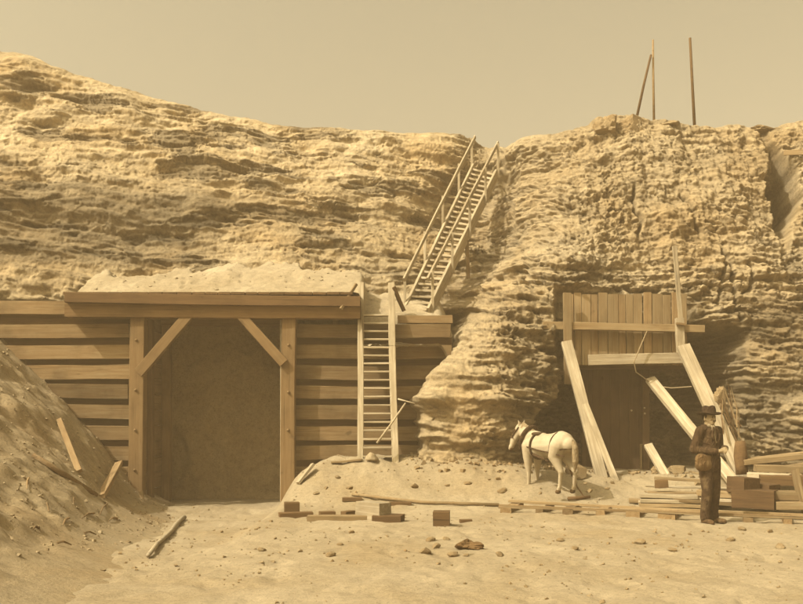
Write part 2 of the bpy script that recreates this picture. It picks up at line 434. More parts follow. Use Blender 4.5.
# small dark pits picked out of the faces, in clusters
v5, e5, g5x, g5z = cells((X+.03*pn(X*9, Z*9, Z*0, 87))/.105, (lay+.15*X)/.075, 86)
v6, e6, g6x, g6z = cells((X+.02*pn(X*13, Z*13, Z*0, 88))/.055, Z/.045, 89)
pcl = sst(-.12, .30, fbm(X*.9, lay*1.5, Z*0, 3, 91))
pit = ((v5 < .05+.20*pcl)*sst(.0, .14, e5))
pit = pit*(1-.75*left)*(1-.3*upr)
soft = 1-.65*left-.35*upr
D += -.10*pit*(.4+.6*pcl)+soft*(.018*(v6-.5)+.03*(v5-.5))
# rock tone: pale beds, with the shaded left bedding painted in as brown
shade_band = left*sst(4.6, 5.2, Z+.2*s1)*(1-sst(6.5, 7.4, Z+.5*s1+.08*X+.25))*(1-sst(-5.2, -3.6, X+.8*pn(X*.4, Z*.8, Z*0, 85)))
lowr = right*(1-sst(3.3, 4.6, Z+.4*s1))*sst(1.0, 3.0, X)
TONE = 1.16*(1-.46*pk)*(1-.36*pk2)*(1-.40*shade_band)*(1-.24*lowr)*(1-.05*upr)*(1+.16*left*sst(6.6, 8.2, Z))
TONE = TONE*(1+.15*sst(.0, .35, -mott)*left)*(1-.22*sst(.0, .3, s2)*(1-upr)*(1-.6*left*(1-shade_band)))*(.88+.24*v3)*(.92+.16*v6)*(1-.18*pit)  # shade of the sunken pockets and pits is painted into the tone too
# ravine at the right and its dark hollow
gxz = np.interp(Z, [PZ(y, 19.8) for y in (300, 235, 200, 170, 130)], [PX(x, 19.8) for x in (755, 765, 776, 782, 781)])
gw = np.interp(Z, [PZ(y, 19.8) for y in (300, 235, 215, 195, 180, 160, 130)], [.02, .12, .24, .42, .34, .22, .08])
dd = np.abs(X-gxz+.10*pn(Z*3, X*2, Z*0, 90)); D -= 2.6*np.clip(gw/.36, 0, 1)**1.5*(1-sst(gw*.75, gw*1.05+.04, dd))*sst(PZ(300, 19.8), PZ(232, 19.8), Z)
# long thin cracks
for (xa, ya, xb, yb, d_) in [(716,250,722,330,19),(716,250,706,305,19),(746,262,738,300,18.6),(640,180,634,240,19.6),(688,190,694,240,19.4)]:
    pa, pb = P(xa, ya, d_), P(xb, yb, d_)
    t_ = np.clip((Z-pb.z)/(pa.z-pb.z), 0, 1); xc = pb.x+(pa.x-pb.x)*t_+.16*fbm(Z*1.8, X*.8, Z*0, 4, int(xa))
    D -= .22*(1-sst(.01, .05, np.abs(X-xc)))*sst(pb.z-.1, pb.z+.2, Z)*(1-sst(pa.z-.2, pa.z+.1, Z))
fade = (1-.8*HOL)*(1-.55*H2)
D = (.75*D+.25*blur(D, 1))*fade
top = 1-.5*sst(.95, 1, Z/np.maximum(ztop[None], 1))
VX = X+N[0]*D*top; VY = Y+N[1]*D*top; VZ = Z+N[2]*D*top+ .0
fm = sst(PX(550, 18.3), PX(560, 18.3), VX)*(1-sst(PX(690, 18.3), PX(700, 18.3), VX))*(1-sst(PZ(292, 18.3), PZ(284, 18.3), VZ))
VY = VY+fm*np.maximum(18.42+.15*(v2-.5)-VY, 0)                # cut back behind the plank facing
rows = [np.stack([VX, VY, VZ], 2)]
# plateau running back from the brink
for k, (dy, dz) in enumerate([(.15, .03), (.4, .04), (.9, .02), (1.8, -.05), (4, -.2), (10, -.5), (40, -1), (130, -2)]):
    rows.append(np.stack([cx, VY[-1]+dy, VZ[-1]*(1 if dy < 5 else .97)+dz+.05*pn(cx*2, cx*0+dy, cx*0, 95)], 1)[None])
V = np.concatenate(rows, 0); nr = V.shape[0]
me = grid_mesh('cliff', V.reshape(-1, 3), nr, len(cx))
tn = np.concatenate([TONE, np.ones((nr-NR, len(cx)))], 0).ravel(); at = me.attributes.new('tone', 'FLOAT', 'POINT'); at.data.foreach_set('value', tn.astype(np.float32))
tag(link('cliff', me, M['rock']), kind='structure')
print('cliff faces', len(me.polygons))

# ------------------------------------------------------------------ sand bank lying on the wall top
sx = np.arange(-6.72, 1.5, .045); sy = np.arange(17.42, 22.2, .045)
XX, YY = np.meshgrid(sx, sy)
crest = np.interp(XX, [-7.4, -7.15, -6.9, -6.55, -6.0, -5.4, -4.8, -4.0, -2.5, -1.2, 0.2, 1.0, 2.0], [3.6, 4.3, 4.95, 4.85, 4.52, 4.65, 4.95, 5.15, 5.05, 4.75, 4.5, 4.2, 3.9])
low = 4.13-.50*sst(-.85, -.78, XX)
front = np.where(XX < -.82, 17.70, 18.04)
zz = low+np.maximum(YY-front, 0)*.56*(.85+.25*pn(XX*.7, YY*0, YY*0, 3))+.12*fbm(XX*.9, YY*.9, YY*0, 4, 14)*sst(17.7, 18.4, YY)+.03*fbm(XX*4, YY*4, YY*0, 3, 16)
cap = crest+.30*fbm(XX*1.8, XX*0, XX*0, 5, 15, .6)+.06*(cells(XX/.35, YY/.5, 6)[0]-.5)
zz = np.minimum(zz, cap-(YY-19)*.15)
zz = zz-np.where(XX < -.82, .05, .6)*(1-sst(0, .09, YY-front))-1.2*sst(.75, 1.4, XX)
zz = np.where(XX < -6.55, np.minimum(zz, np.maximum(4.10+(XX+6.72)*4, 4.09)+.35*np.maximum(YY-18.3, 0)), zz)
zz = zz-.05*(1-sst(0, .04, np.abs(cells(XX/1.1, YY/1.4, 5)[1])))*sst(-.1, .2, pn(XX*.8, YY*.8, YY*0, 2))
V = np.stack([XX.ravel(), YY.ravel(), zz.ravel()], 1)
tag(link('sand_bank', grid_mesh('sand_bank', V, len(sy), len(sx)), M['sand'], smooth=True), kind='structure')

zz_sand = zz
# ------------------------------------------------------------------ spoil heap at the left
hx = np.arange(-16, -2.6, .05); hy = np.arange(5.5, 18.6, .05)
XX, YY = np.meshgrid(hx, hy)
foot = np.interp(YY, [5, 8, 9.5, 12, 15, 17, 18.6], [-3.0, -3.3, -3.7, -4.15, -4.75, -5.25, -5.55])+.18*fbm(YY*.6, XX*.3, YY*0, 3, 33)
sl = np.interp(YY, [5, 10, 14, 18], [.55, .80, 1.25, 1.75])
u = foot-XX
zz = np.log1p(np.exp(np.clip(u*2.6, -40, 40)))/2.6*sl-.03-.12*sst(0, 1.5, -u)
zz = 6.5*(1-np.exp(-np.maximum(zz, 0)/6.5))+np.minimum(zz, 0)
cl = cells(XX/.5, YY/.5, 9)
amp = sst(-.1, .7, u)
zz = zz-.31*np.clip((YY-9.5)/6.5, 0, 1)-.03+amp*(.20*fbm(XX*.8, YY*.8, YY*0, 4, 34)+.09*fbm(XX*3.2, YY*3.2, YY*0, 4, 35)+.05*(cl[0]-.5))
V = np.stack([XX.ravel(), YY.ravel(), zz.ravel()], 1)
tag(link('spoil_heap', grid_mesh('spoil_heap', V, len(hy), len(hx)), M['heap'], smooth=True), kind='structure')
def heap_z(x, y):
    i = int(np.clip(round((y-5.5)/.05), 0, len(hy)-1)); j = int(np.clip(round((x+16)/.05), 0, len(hx)-1)); return float(zz_heap[i, j])
zz_heap = zz

# ================================================================== LARGE PORTAL
# ------------------------------------------------------------------ plank walls either side
def plank_wall(name, x0, x1, label, jag=None):
    y = 18.0
    t = empty(name, ((x0+x1)/2, y, PZ(500, y)), label, 'wall', None)
    tops = [300, 324, 345, 365, 385, 405, 426, 446, 466, 486]
    for i, py in enumerate(tops):
        z1 = PZ(py, y); z0 = PZ(py+14.2, y)
        if x0 < -3 or i > 0:
            xa, xb = x0, x1
            board('plank', (xa+random.uniform(0, .02), y-.09, (z0+z1)/2), (xb-random.uniform(0, .02), y-.09, (z0+z1)/2), z1-z0-random.uniform(0, .03), .12, M['lag'], t, n=6, jit=.022)
        if i > 0 or x0 < -3:
            zt = z0; zb = PZ(tops[i+1], y) if i+1 < len(tops) else PZ(505, y)
            board('backing_plank', (x0, y+.08, (zt+zb)/2), (x1, y+.08, (zt+zb)/2), zt-zb+.05, .05, M['lagback'], t, n=2, jit=.004)
    if x0 > -3: board('plank', (PX(398, y), y-.09, PZ(320, y)), (x1, y-.09, PZ(320, y)), .16, .14, M['lag'], t, n=3, jit=.01)
    for x in np.arange(x0+.9, x1-.2, 1.5):
        board('stud', (x, y+.20, -.6), (x, y+.20, 3.6), .16, .14, M['lagback'], t, side=(1, 0, 0))
    return t
plank_wall('plank_wall', -10.2, PX(128, 17.75), 'gapped horizontal plank wall left of the large portal, running into the dirt heap')
plank_wall('plank_wall', PX(291, 17.85), PX(452, 18), 'gapped horizontal plank wall behind the ladder steps, ending against the rock spur')

# ------------------------------------------------------------------ portal frame
YF = 17.55
pf = empty('portal_frame', (PX(211, YF), YF, PZ(508, YF)), 'large square timber tunnel portal with corner braces and dark cap beams', 'portal')
zl0 = PZ(303, YF)
board('post', (PX(135, YF), YF+.12, PZ(516, YF)), (PX(137.5, YF), YF+.12, PZ(314, YF)), .29, .28, M['post'], pf, side=(1, 0, 0), jit=.012)
board('post', (PX(287.5, YF), YF+.12, PZ(520, YF)), (PX(289, YF), YF+.12, PZ(316, YF)), .28, .28, M['post'], pf, side=(1, 0, 0), jit=.012)
board('inner_post', (PX(143.5, YF)+.03, YF+.40, PZ(516, YF)), (PX(143.5, YF)+.03, YF+.40, PZ(318, YF)), .10, .2, M['brown'], pf, side=(1, 0, 0))
board('inner_post', (PX(280, YF), YF+.33, PZ(516, YF)), (PX(280, YF), YF+.33, PZ(318, YF)), .07, .2, M['pale'], pf, side=(1, 0, 0))
board('cap_beam', (PX(65, YF-.1), YF+.06, PZ(310.5, YF)), (PX(360, YF-.1), YF+.06, PZ(312, YF)), .28, .34, M['capw'], pf, n=6, jit=.012)
board('cap_beam', (PX(65, YF-.25), YF-.04, PZ(297.5, YF-.2)), (PX(360, YF-.25), YF-.04, PZ(301.5, YF-.2)), .20, .42, M['captop'], pf, n=6, jit=.012)
board('brace', P(139, 373, YF-.02), P(189, 315, YF-.02), .20, .16, M['post'], pf, side=(1, 0, 1))
board('brace', P(284, 363, YF-.02), P(239, 313, YF-.02), .19, .16, M['post'], pf, side=(1, 0, -1))
for (bx_, by_) in ((136, 340), (135.5, 390), (135, 430), (134.5, 470), (288.5, 345), (288.3, 392), (288, 430)):
    pole('bolt_head', [P(bx_, by_, YF-.01), P(bx_, by_, YF-.05)], [.030, .024], M['iron'], pf, seg=7)
# deck planks that hold back the sand over the opening
xd = PX(66, YF)
while xd < PX(358, YF)-.1:
    wd = random.uniform(.24, .32)
    board('deck_plank', (xd+wd/2, YF-.16, 4.06), (xd+wd/2, 19.6, 4.05), wd-.012, .05, M['brown'], pf, side=(1, 0, 0), n=1, jit=.004); xd += wd
for i, py in enumerate(range(321, 322)):
    pass
# tunnel lining: planks along both sides, roof planks, timber sets
tl = empty('tunnel_lining', (PX(211, 19), 19.5, -.3), 'brown board lining inside the large portal opening', 'tunnel')
for s_, x in ((0, PX(137, YF)), (1, PX(289, YF))):
    for k in range(13):
        z = -.5+k*.34
        board('wall_plank', (x, 18.25, z), (x, 22.2, z), .325, .05, M['tunnel'], tl, n=1, jit=.004)
for k in range(11):
    x = PX(137, YF)+.16+k*.298
    board('roof_plank', (x, 18.1, 3.86), (x, 22.2, 3.86), .29, .05, M['tunnel'], tl, side=(1, 0, 0), n=1, jit=.004)
fx_ = np.arange(PX(133, YF), PX(293, YF), .06); fz_ = np.arange(-.7, 3.95, .06)
XX, ZZ = np.meshgrid(fx_, fz_); YY = 19.9+.18*fbm(XX*1.2, ZZ*1.2, XX*0, 4, 19)+.10*(cells(XX/.5, ZZ/.4, 3)[0]-.5)
link('earth_face', grid_mesh('earth_face', np.stack([XX.ravel(), YY.ravel(), ZZ.ravel()], 1), len(fz_), len(fx_)), earth('tunnel_earth', .64, .72, .78, bumpd=.03, fine=9, bs=.5), tl)
for yy in (19.3,):
    board('set_post', (PX(137, YF)+.13, yy, -.5), (PX(137, YF)+.13, yy, 3.6), .18, .2, M['tunnel'], tl, side=(1, 0, 0))
    board('set_post', (PX(289, YF)-.13, yy, -.5), (PX(289, YF)-.13, yy, 3.6), .18, .2, M['tunnel'], tl, side=(1, 0, 0))
    board('set_cap', (PX(137, YF)+.03, yy, 3.7), (PX(289, YF)-.03, yy, 3.7), .2, .2, M['tunnel'], tl)

# ------------------------------------------------------------------ ladder steps up to the wall top
lf, lt = 16.9, 17.72
ls = empty('ladder_steps', (PX(378, lf), lf, PZ(460, lf)), 'steep open ladder steps with pale side rails against the plank wall', 'ladder')
for (xb, xt, wd) in ((360.5, 361.0, .12), (395.5, 392.0, .135)):
    a = P(xb, 461, lf); b = P(xt, 312, lt); d = (b-a).normalized()
    b2 = b+d*.62
    board('side_rail', a-d*.05, b2, wd, .17, M['pale'], ls, side=(1, 0, 0), n=5, jit=.01)
for k in range(18):
    t = (k+.55)/18
    a = P(362.5, 461, lf).lerp(P(363, 312, lt), t); b = P(393, 461, lf).lerp(P(390.5, 312, lt), t)
    board('tread', a+Vector((.01, -.01, 0)), b+Vector((-.01, -.01, random.uniform(-.006, .006))), .17, .035, M['pale'], ls, side=(0, 1, 0), n=1, jit=.005)
board('brace_stick', P(341, 309, 17.3), P(356.5, 284, 17.55), .06, .05, M['mid'], ls, n=2)
board('brace_stick', P(394, 287, 17.75), P(404, 311, 17.9), .08, .05, M['brown'], ls, n=2)
st1 = pole('stick', [P(377, 443, 16.62), P(391, 424, 16.68), P(405.5, 403, 16.78)], [.022, .02, .016], M['pale'])
tag(st1, 'thin pale stick leaning across the foot of the ladder steps', 'stick')
st2 = pole('stick', [P(398, 399, 16.95), P(415, 403.5, 16.8)], [.016, .012], M['pale'])
tag(st2, 'short thin stick poking out sideways from the ladder towards the rock spur', 'stick')
sack = link('tool_bag', stone_mesh(31, .15, .11, .10, 3, .4), plain('canvas', .74, .88), None, Matrix.Translation((PX(370, 16.62), 16.62, gz(PX(370, 16.62), 16.62)+.06)), smooth=True)
tag(sack, 'small pale canvas bag on the ground at the foot of the ladder steps', 'bag')

# ------------------------------------------------------------------ long staircase up the cliff
A0, A1 = P(405, 313.5, 18.75), P(429, 313.5, 18.35)
B0, B1 = P(474, 168, 23.3), P(497, 174, 22.9)
us = empty('cliff_staircase', ((A0+A1)/2), 'long straight wooden staircase with handrails climbing the cliff to the notch', 'staircase')
for a, b in ((A0, B0), (A1, B1)):
    board('stringer', a, b, .27, .06, M['pale'], us, side=(0, 0, 1), n=6, jit=.008)
NT_ = 27
for k in range(NT_):
    t = (k+.5)/NT_
    a = A0.lerp(B0, t); b = A1.lerp(B1, t); d = (B0-A0); d.z = 0
    board('tread', a.lerp(b, .03), a.lerp(b, .97), .25, .05, M['pale'], us, side=d, n=1, jit=.005)
up = Vector((0, 0, .78))
for (a, b, side_) in ((A0, B0, -1), (A1, B1, 1)):
    ts = (.02, .27, .52, .77, .99)
    for t in ts:
        q = a.lerp(b, t)+Vector((side_*.04, -.02*side_, 0))
        board('rail_post', q-Vector((0, 0, .1)), q+up+Vector((0, 0, .06)), .06, .05, M['pale'], us, side=(1, 0, 0), n=1)
    board('handrail', a+up-(b-a)*.015, b+up+(b-a)*.02, .09, .045, M['pale'], us, side=(0, 0, 1), n=5, jit=.012)
for t in (.5,):
    q = A1.lerp(B1, t)
    board('support_leg', q-Vector((0, 0, .1)), q-Vector((-.05, -.15, 1.0)), .09, .08, M['mid'], us, side=(1, 0, 0), n=1)
    q = A0.lerp(B0, t)
    board('support_leg', q-Vector((0, 0, .1)), q-Vector((.05, -.15, .8)), .09, .08, M['mid'], us, side=(1, 0, 0), n=1)

# ================================================================== SMALL PORTAL
YS = 18.15
sp = empty('plank_portal', (PX(625, YS), YS, PZ(470, YS)), 'small tunnel portal faced with weathered upright planks under a long beam', 'portal')
x = 563.0
k = 0
while x < 681:
    wd = random.choice((8.5, 9.5, 11, 7.5))
    yy = YS+random.uniform(-.012, .012)
    board('plank', (PX(x+wd/2, YS), yy, PZ(365, YS)), (PX(x+wd/2+random.uniform(-.5, .5), YS), yy+.05, PZ(293+random.uniform(-1.5, 2), YS)), wd*YS/F-.012, .045, M['mid'] if k % 3 else M['lag'], sp, side=(1, 0, 0), n=2, jit=.006)
    x += wd; k += 1
board('cross_beam', P(543, 325.5, YS-.14), P(704, 329, YS-.16), .155, .16, M['mid'], sp, n=5, jit=.01)
board('lower_board', P(588, 360, YS-.06), P(682, 358, YS-.06), .22, .05, M['pale'], sp, n=3)
board('upright', P(568, 384, YS-.26), P(567, 293, YS-.22), .17, .07, M['mid'], sp, side=(1, 0, 0), n=3)
board('upright', P(681, 352, YS-.28), P(679.5, 318, YS-.28), .17, .10, M['pale'], sp, side=(1, 0, 0), n=2)
board('tall_pole', P(681, 322, YS-.30), P(674.5, 246, YS-.30), .085, .07, M['pale'], sp, side=(1, 0, 0), n=4, jit=.012)
board('cleat', P(676, 323.5, YS-.37), P(685, 324.5, YS-.37), .05, .06, M['iron'], sp, n=1)
# opening: closed boards at the left, post, dark heading at the right
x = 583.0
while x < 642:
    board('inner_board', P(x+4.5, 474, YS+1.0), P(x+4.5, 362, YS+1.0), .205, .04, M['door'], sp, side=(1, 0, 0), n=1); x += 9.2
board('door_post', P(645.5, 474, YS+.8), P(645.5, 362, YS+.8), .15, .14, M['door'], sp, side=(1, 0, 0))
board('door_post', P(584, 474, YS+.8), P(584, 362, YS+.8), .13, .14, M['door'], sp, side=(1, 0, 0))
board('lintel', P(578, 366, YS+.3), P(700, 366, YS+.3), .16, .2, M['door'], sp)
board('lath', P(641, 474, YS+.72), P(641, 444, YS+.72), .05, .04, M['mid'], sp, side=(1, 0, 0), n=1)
for q in ((631.5, 410.5), (644.5, 408), (644.8, 413.5)):
    o = pole('bolt_head', [P(q[0], q[1], YS+.70), P(q[0], q[1], YS+.66)], [.022, .018], M['pale'], sp)
# props
def prop(p0, p1, wd, th, label, mat='pale', side=(1, 0, .2), **k):
    d_ = (p0-p1).normalized()*.02
    for _ in range(40):
        if p0.z > gz(p0.x, p0.y)-.03: p0 = p0+d_               # the foot rests on the ground
    return tag(board('timber_prop', p0, p1, wd, th, M[mat], None, side=side, n=3, jit=.004, **k), label, 'prop', 'slanting props of the plank portal')
prop(P(602, 479, 16.75), P(566.5, 342, 17.80), .22, .10, 'long slanting prop under the left end of the long beam', 'pale')
prop(P(614, 477, 16.72), P(585, 404, 17.27), .13, .06, 'short bright board lying against the foot of the left prop', 'pale')
prop(P(738, 466, 16.6), P(683, 346, 17.80), .27, .11, 'long bright prop slanting down to the right behind the standing man', 'pale')
prop(P(725, 471, 16.35), P(650, 379, 18.35), .20, .11, 'bright prop slanting out of the dark opening towards the man', 'pale')
prop(P(663, 471, 17.3), P(648, 445, 17.9), .17, .08, 'short pale board propped low beside the door post', 'pale')
rp = pole('rope', [P(647, 331, YS-.25), P(641, 345, YS-.2), P(634, 362, YS-.2), P(636, 372, YS-.1), P(651, 383, YS+.1)], [.012]*5, M['rope'], seg=6)
tag(rp, 'thin rope hanging down from the beam over the plank facing', 'rope')
rp = pole('wire', [P(655, 386, 18.2), P(672, 388, 18.0), P(692, 386.5, 17.6)], [.010]*3, M['rope'], seg=6)
tag(rp, 'thin wire strung across the dark opening between two props', 'wire')

# ================================================================== TRACK AND TIMBER
# rail track on blocks
ra, rb = P(499, 503.5, 14.35), P(860, 516.5, 12.35)
d = (rb-ra).normalized(); back = Vector((-d.y, d.x, 0)).normalized()*.62
tr = empty('rail_track', (ra+rb)/2-Vector((0, 0, .2)), 'narrow wooden rail track on cross ties in front of the timber piles', 'track')
def gset(p, h): return Vector((p.x, p.y, gz(p.x, p.y)+h))
ra = gset(ra, .105); rb = gset(rb, .105)
board('rail', ra, rb, .045, .06, M['mid'], tr, n=8, jit=.012)
board('iron_strap', ra+Vector((0, 0, .030)), rb+Vector((0, 0, .030)), .045, .012, M['iron'], tr, side=back, n=8, jit=.006)
ra2 = gset(ra+back, .105); rb2 = gset(rb+back, .105)
board('rail', ra2, rb2, .045, .06, M['mid'], tr, n=8, jit=.012)
L = (rb-ra).length; s_ = .12
while s_ < L:
    p = ra+d*s_; q = gset(p, .02)
    board('tie', q-back*.06, gset(p+back, .02)+back*random.uniform(.1, .35), random.uniform(.12, .26), .12, M['lag'], tr, side=d, n=2, jit=.015)
    s_ += random.uniform(.38, .6)
lr = [P(352, 497.5, 15.7), P(420, 498.5, 15.3), P(499, 500.5, 14.95)]
tag(pole('long_pole', [gset(p, .035) for p in lr], [.028, .03, .03], M['mid']), 'thin long pole lying on the ground, in line with the rail track', 'pole')

LUM = 'timbers stacked by the track'
def lum(name, p0, p1, wd, th, label, mat='mid', cat='plank', side=(0, 1, 0), group=LUM, **k):
    return tag(board(name, p0, p1, wd, th, M[mat], None, side=side, n=3, jit=.01, **k), label, cat, group)
# pile of pale boards behind the track
zb = gz(5.0, 15.2)
PL = ['bottom front plank', 'bottom middle plank', 'bottom rear plank', 'second-layer front plank', 'second-layer rear plank', 'topmost front plank', 'topmost rear plank']
for i, (x0, x1, dy, h) in enumerate([(640, 712, 0, .05), (643, 716, .30, .055), (638, 705, .62, .06), (640, 718, .02, .125), (646, 712, .34, .13), (642, 700, .1, .205), (655, 726, .42, .21)]):
    lum('plank', (PX(x0, 14.9), 14.9+dy, zb+h), (PX(x1, 14.6), 14.6+dy, zb+h), .28, .06, PL[i]+' of the low pale pile behind the track, left of the man', 'pale' if i % 2 else 'mid')
lum('plank', P(655, 478, 15.6), P(712, 481, 15.3), .16, .05, 'thin plank lying askew on top of the low plank pile', 'mid')
lum('timber_block', P(655, 484, 15.25), P(668, 483.5, 15.2), .12, .14, 'small dark block sitting on the plank pile beside the man', 'brown', 'block')
# squared timbers at the right
for i, (x0, x1, y0, D0, h, mt, lb) in enumerate([
    (733, 776, 498, 14.3, .30, 'dark', 'dark squared timber low in the stack right of the man'),
    (735, 752, 484, 14.5, .26, 'dark', 'dark stub of squared timber upright on the stack right of the man'),
    (751, 775, 489, 14.6, .20, 'dark', 'dark squared timber in the middle of the stack right of the man'),
    (760, 830, 480, 14.9, .17, 'brown', 'broad dark beam across the top of the right-hand stack'),
    (772, 840, 495, 14.1, .14, 'mid', 'pale beam end low in the right-hand stack beside the track'),
    (748, 790, 475, 15.3, .10, 'pale', 'bright plank on top of the right-hand stack'),
    (755, 840, 468, 15.8, .12, 'mid', 'grey plank at the back of the right-hand stack against the rock'),
    (776, 845, 505, 13.9, .12, 'mid', 'grey plank at the bottom of the right-hand stack near the rail'),
    (742, 800, 462, 16.1, .10, 'mid', 'splintered board leaning on the rock behind the right-hand stack'),
    (700, 735, 492, 14.9, .10, 'mid', 'short grey board between the man and the dark timbers')]):
    a = P(x0, y0, D0); b = P(x1, y0+(2 if i not in (8,) else -6), D0-.35+(.3 if i in (8,) else 0))
    lum('squared_timber' if h > .15 else 'plank', a, b, .34, h, lb, mt, 'timber' if h > .15 else 'plank')
for i, (x0, y0, x1, y1, D0, lb) in enumerate([
    (752, 459, 812, 452, 16.4, 'slanting grey plank above the right-hand stack, nearest the rock'),
    (795, 470, 806, 512, 13.9, 'upright grey board at the right-hand edge beside the stack'),
    (762, 470, 805, 464, 16.0, 'bright board lying just behind the broad dark beam')]):
    lum('plank', P(x0, y0, D0), P(x1, y1, D0-.2), .2, .05, lb, 'mid')
random.seed(12)
for i in range(16):
    D0 = random.uniform(14.2, 16.3); x0 = random.uniform(640, 770); L_ = random.uniform(.7, 2.0); an = random.gauss(-.12, .18)
    if x0 < 735: D0 = random.uniform(14.6, 15.9)
    c_ = Vector((PX(x0, D0), D0, 0)); h = gz(c_.x, c_.y)+random.uniform(.05, .16)+(.22 if x0 > 735 else .04); c_.z = h
    lum('plank', c_, c_+Vector((L_*math.cos(an), L_*math.sin(an), random.uniform(-.12, .05))), random.uniform(.12, .26), random.uniform(.03, .06), ('loose plank lying across the low pale pile left of the man' if x0 < 700 else 'loose plank lying among the dark timbers right of the man' if x0 > 735 else 'loose plank lying just behind the legs of the man'), random.choice(('mid', 'mid', 'pale', 'lag')))

# block and boards on the open ground near the bank
BL = 'loose blocks and boards on the open ground'
def block(px, py, D0, wx, wy, wz, rot, label, mat='mid', cat='block', name='timber_block'):
    p = P(px, py, D0); g = gz(p.x, p.y); r = Vector((math.cos(rot), math.sin(rot), 0)); q = Vector((p.x, p.y, g+wz/2-.01))
    return tag(board(name, q-r*wx/2, q+r*wx/2, wy, wz, M[mat], None, side=(-math.sin(rot), math.cos(rot), 0), n=1, jit=.008), label, cat, BL)
block(373.5, 520, 13.15, .50, .26, .29, -.75, 'large pale squared block with a dark end, on the open ground', 'pale')
block(442, 529, 12.55, .24, .24, .22, -.1, 'small dark block standing alone right of the large block', 'brown')
block(291.5, 515, 13.9, .24, .2, .22, .2, 'upright dark block behind the boards near the portal post', 'brown')
block(296, 521, 13.6, .52, .16, .09, .28, 'dark board lying slanted beside the large portal opening', 'brown', 'board', 'plank')
block(327, 514, 13.9, .26, .13, .07, .25, 'small dark board tilted on the ground left of the large block', 'brown', 'board', 'plank')
block(340, 524.5, 13.15, 1.0, .2, .09, .02, 'long pale plank lying flat in front of the large block', 'mid', 'board', 'plank')
block(389, 523, 13.0, .44, .3, .11, -.2, 'low dark slab against the right side of the large block', 'brown', 'board', 'plank')
block(466, 520, 13.0, .18, .08, .05, .25, 'tiny dark offcut right of the small dark block', 'brown', 'offcut', 'offcut')
block(348, 515, 13.6, .22, .12, .12, .9, 'wedge of dark wood leaning by the left of the large block', 'brown', 'block')
block(352, 499, 15.5, .34, .14, .07, .05, 'first dark offcut at the foot of the bank below the ladder', 'brown', 'offcut', 'offcut')
block(400, 500, 15.2, .40, .14, .06, -.05, 'second dark offcut at the foot of the bank below the ladder', 'brown', 'offcut', 'offcut')
block(305, 469.5, 16.6, .1, .1, .02, 0, 'flat pale chip on the bank beside the portal post', 'pale', 'chip', 'wood_chip')
a = P(298, 483, 16.2); b = P(313, 464, 16.4)
tag(board('plank', a, b, .13, .05, M['pale'], None, side=(0, 1, .4), n=2), 'short bright board stuck in the bank beside the right portal post', 'board', BL)
tag(board('plank', gset(P(331, 462, 16.7), .03), gset(P(362, 459, 16.7), .03), .12, .04, M['mid'], None, side=(0, 1, 0), n=2), 'narrow board lying along the crest of the bank left of the ladder', 'board', BL)
# long pole in the foreground, stakes and boards on the heap
pa, pb = Vector((PX(184.5, 16.2), 16.2)), Vector((PX(148, 9.75), 9.75))
pp = []
for k in range(7):
    q = pa.lerp(pb, k/6); pp.append(Vector((q.x, q.y, max(gz(q.x, q.y), heap_z(q.x, q.y))+.04)))
for k in range(1, 6): pp[k].z = max(pp[k].z, pp[0].lerp(pp[6], k/6).z)
tag(pole('long_pole', pp, [.040, .038, .036, .034, .031, .028, .025], M['pale'], seg=10, jit=.05), 'long bare pole lying on the road towards the large portal', 'pole')
def hp(px, D0, h=0.0):
    x = PX(px, D0); return Vector((x, D0, heap_z(x, D0)+h))
def on_heap(px, py, h=.03):
    for D0 in np.arange(6.5, 17.8, .05):
        p = P(px, py, D0)
        if heap_z(p.x, p.y) > p.z or gz(p.x, p.y) > p.z: return p+Vector((0, -.03, h))
    return P(px, py, 17.6)
tag(pole('heap_pole', [on_heap(33, 457), on_heap(64, 477, .05), on_heap(97, 497)], [.045, .045, .04], M['lag']), 'bare pole sliding down the face of the dirt heap', 'pole')
tag(board('slanting_stake', on_heap(62, 422, .04)+Vector((0, -.1, 0)), on_heap(80, 474, .04), .10, .06, M['lag'], None, side=(1, 0, .3), n=2), 'slanting stake at the edge of the dirt heap, against the planks', 'stake')
tag(board('slanting_stake', P(119, 463, 17.25), on_heap(101, 497, .0), .15, .07, M['lag'], None, side=(1, 0, .3), n=2), 'broad short board leaning at the foot of the left portal post', 'stake')
tag(board('slanting_stake', P(141, 492, 17.2), P(143.5, 512, 17.0), .09, .06, M['mid'], None, side=(1, 0, 0), n=2), 'small stake standing at the inner foot of the left portal post', 'stake')
# gnarled log in the foreground
px_, py_ = PX(466, 10.35), 10.35
fr = link('flat_rock', stone_mesh(57, .21, .13, .085, 4, .7), M['darkstone'], None, Matrix.Translation((px_, py_, gz(px_, py_)+.03)))
tag(fr, 'low flat dark rock lying on the ground in the foreground', 'rock')

# poles on the skyline
SK = 'poles standing on the cliff top'
tag(pole('skyline_pole', [P(654, 124, 22.3), P(653.3, 80, 22.3), P(653, 40, 22.3)], [.032, .028, .022], M['lag']), 'thin upright pole on the cliff top, middle of three', 'pole', SK)
tag(pole('skyline_pole', [P(636, 121, 22.1), P(644, 84, 22.2), P(651, 55, 22.25)], [.035, .032, .028], M['brown']), 'pole on the cliff top leaning against the thin upright one', 'pole', SK)
tag(pole('skyline_pole', [P(695, 135, 22.4), P(692.5, 88, 22.4), P(690, 38, 22.4)], [.040, .036, .032], M['brown']), 'thickest upright pole on the cliff top, furthest right', 'pole', SK)
# boards at the ravine in the upper right
tag(board('plank', P(784, 153, 19.9), P(822, 151, 19.4), .12, .05, M['mid'], None, n=2), 'grey plank sticking out of the cliff near the upper right corner', 'plank')

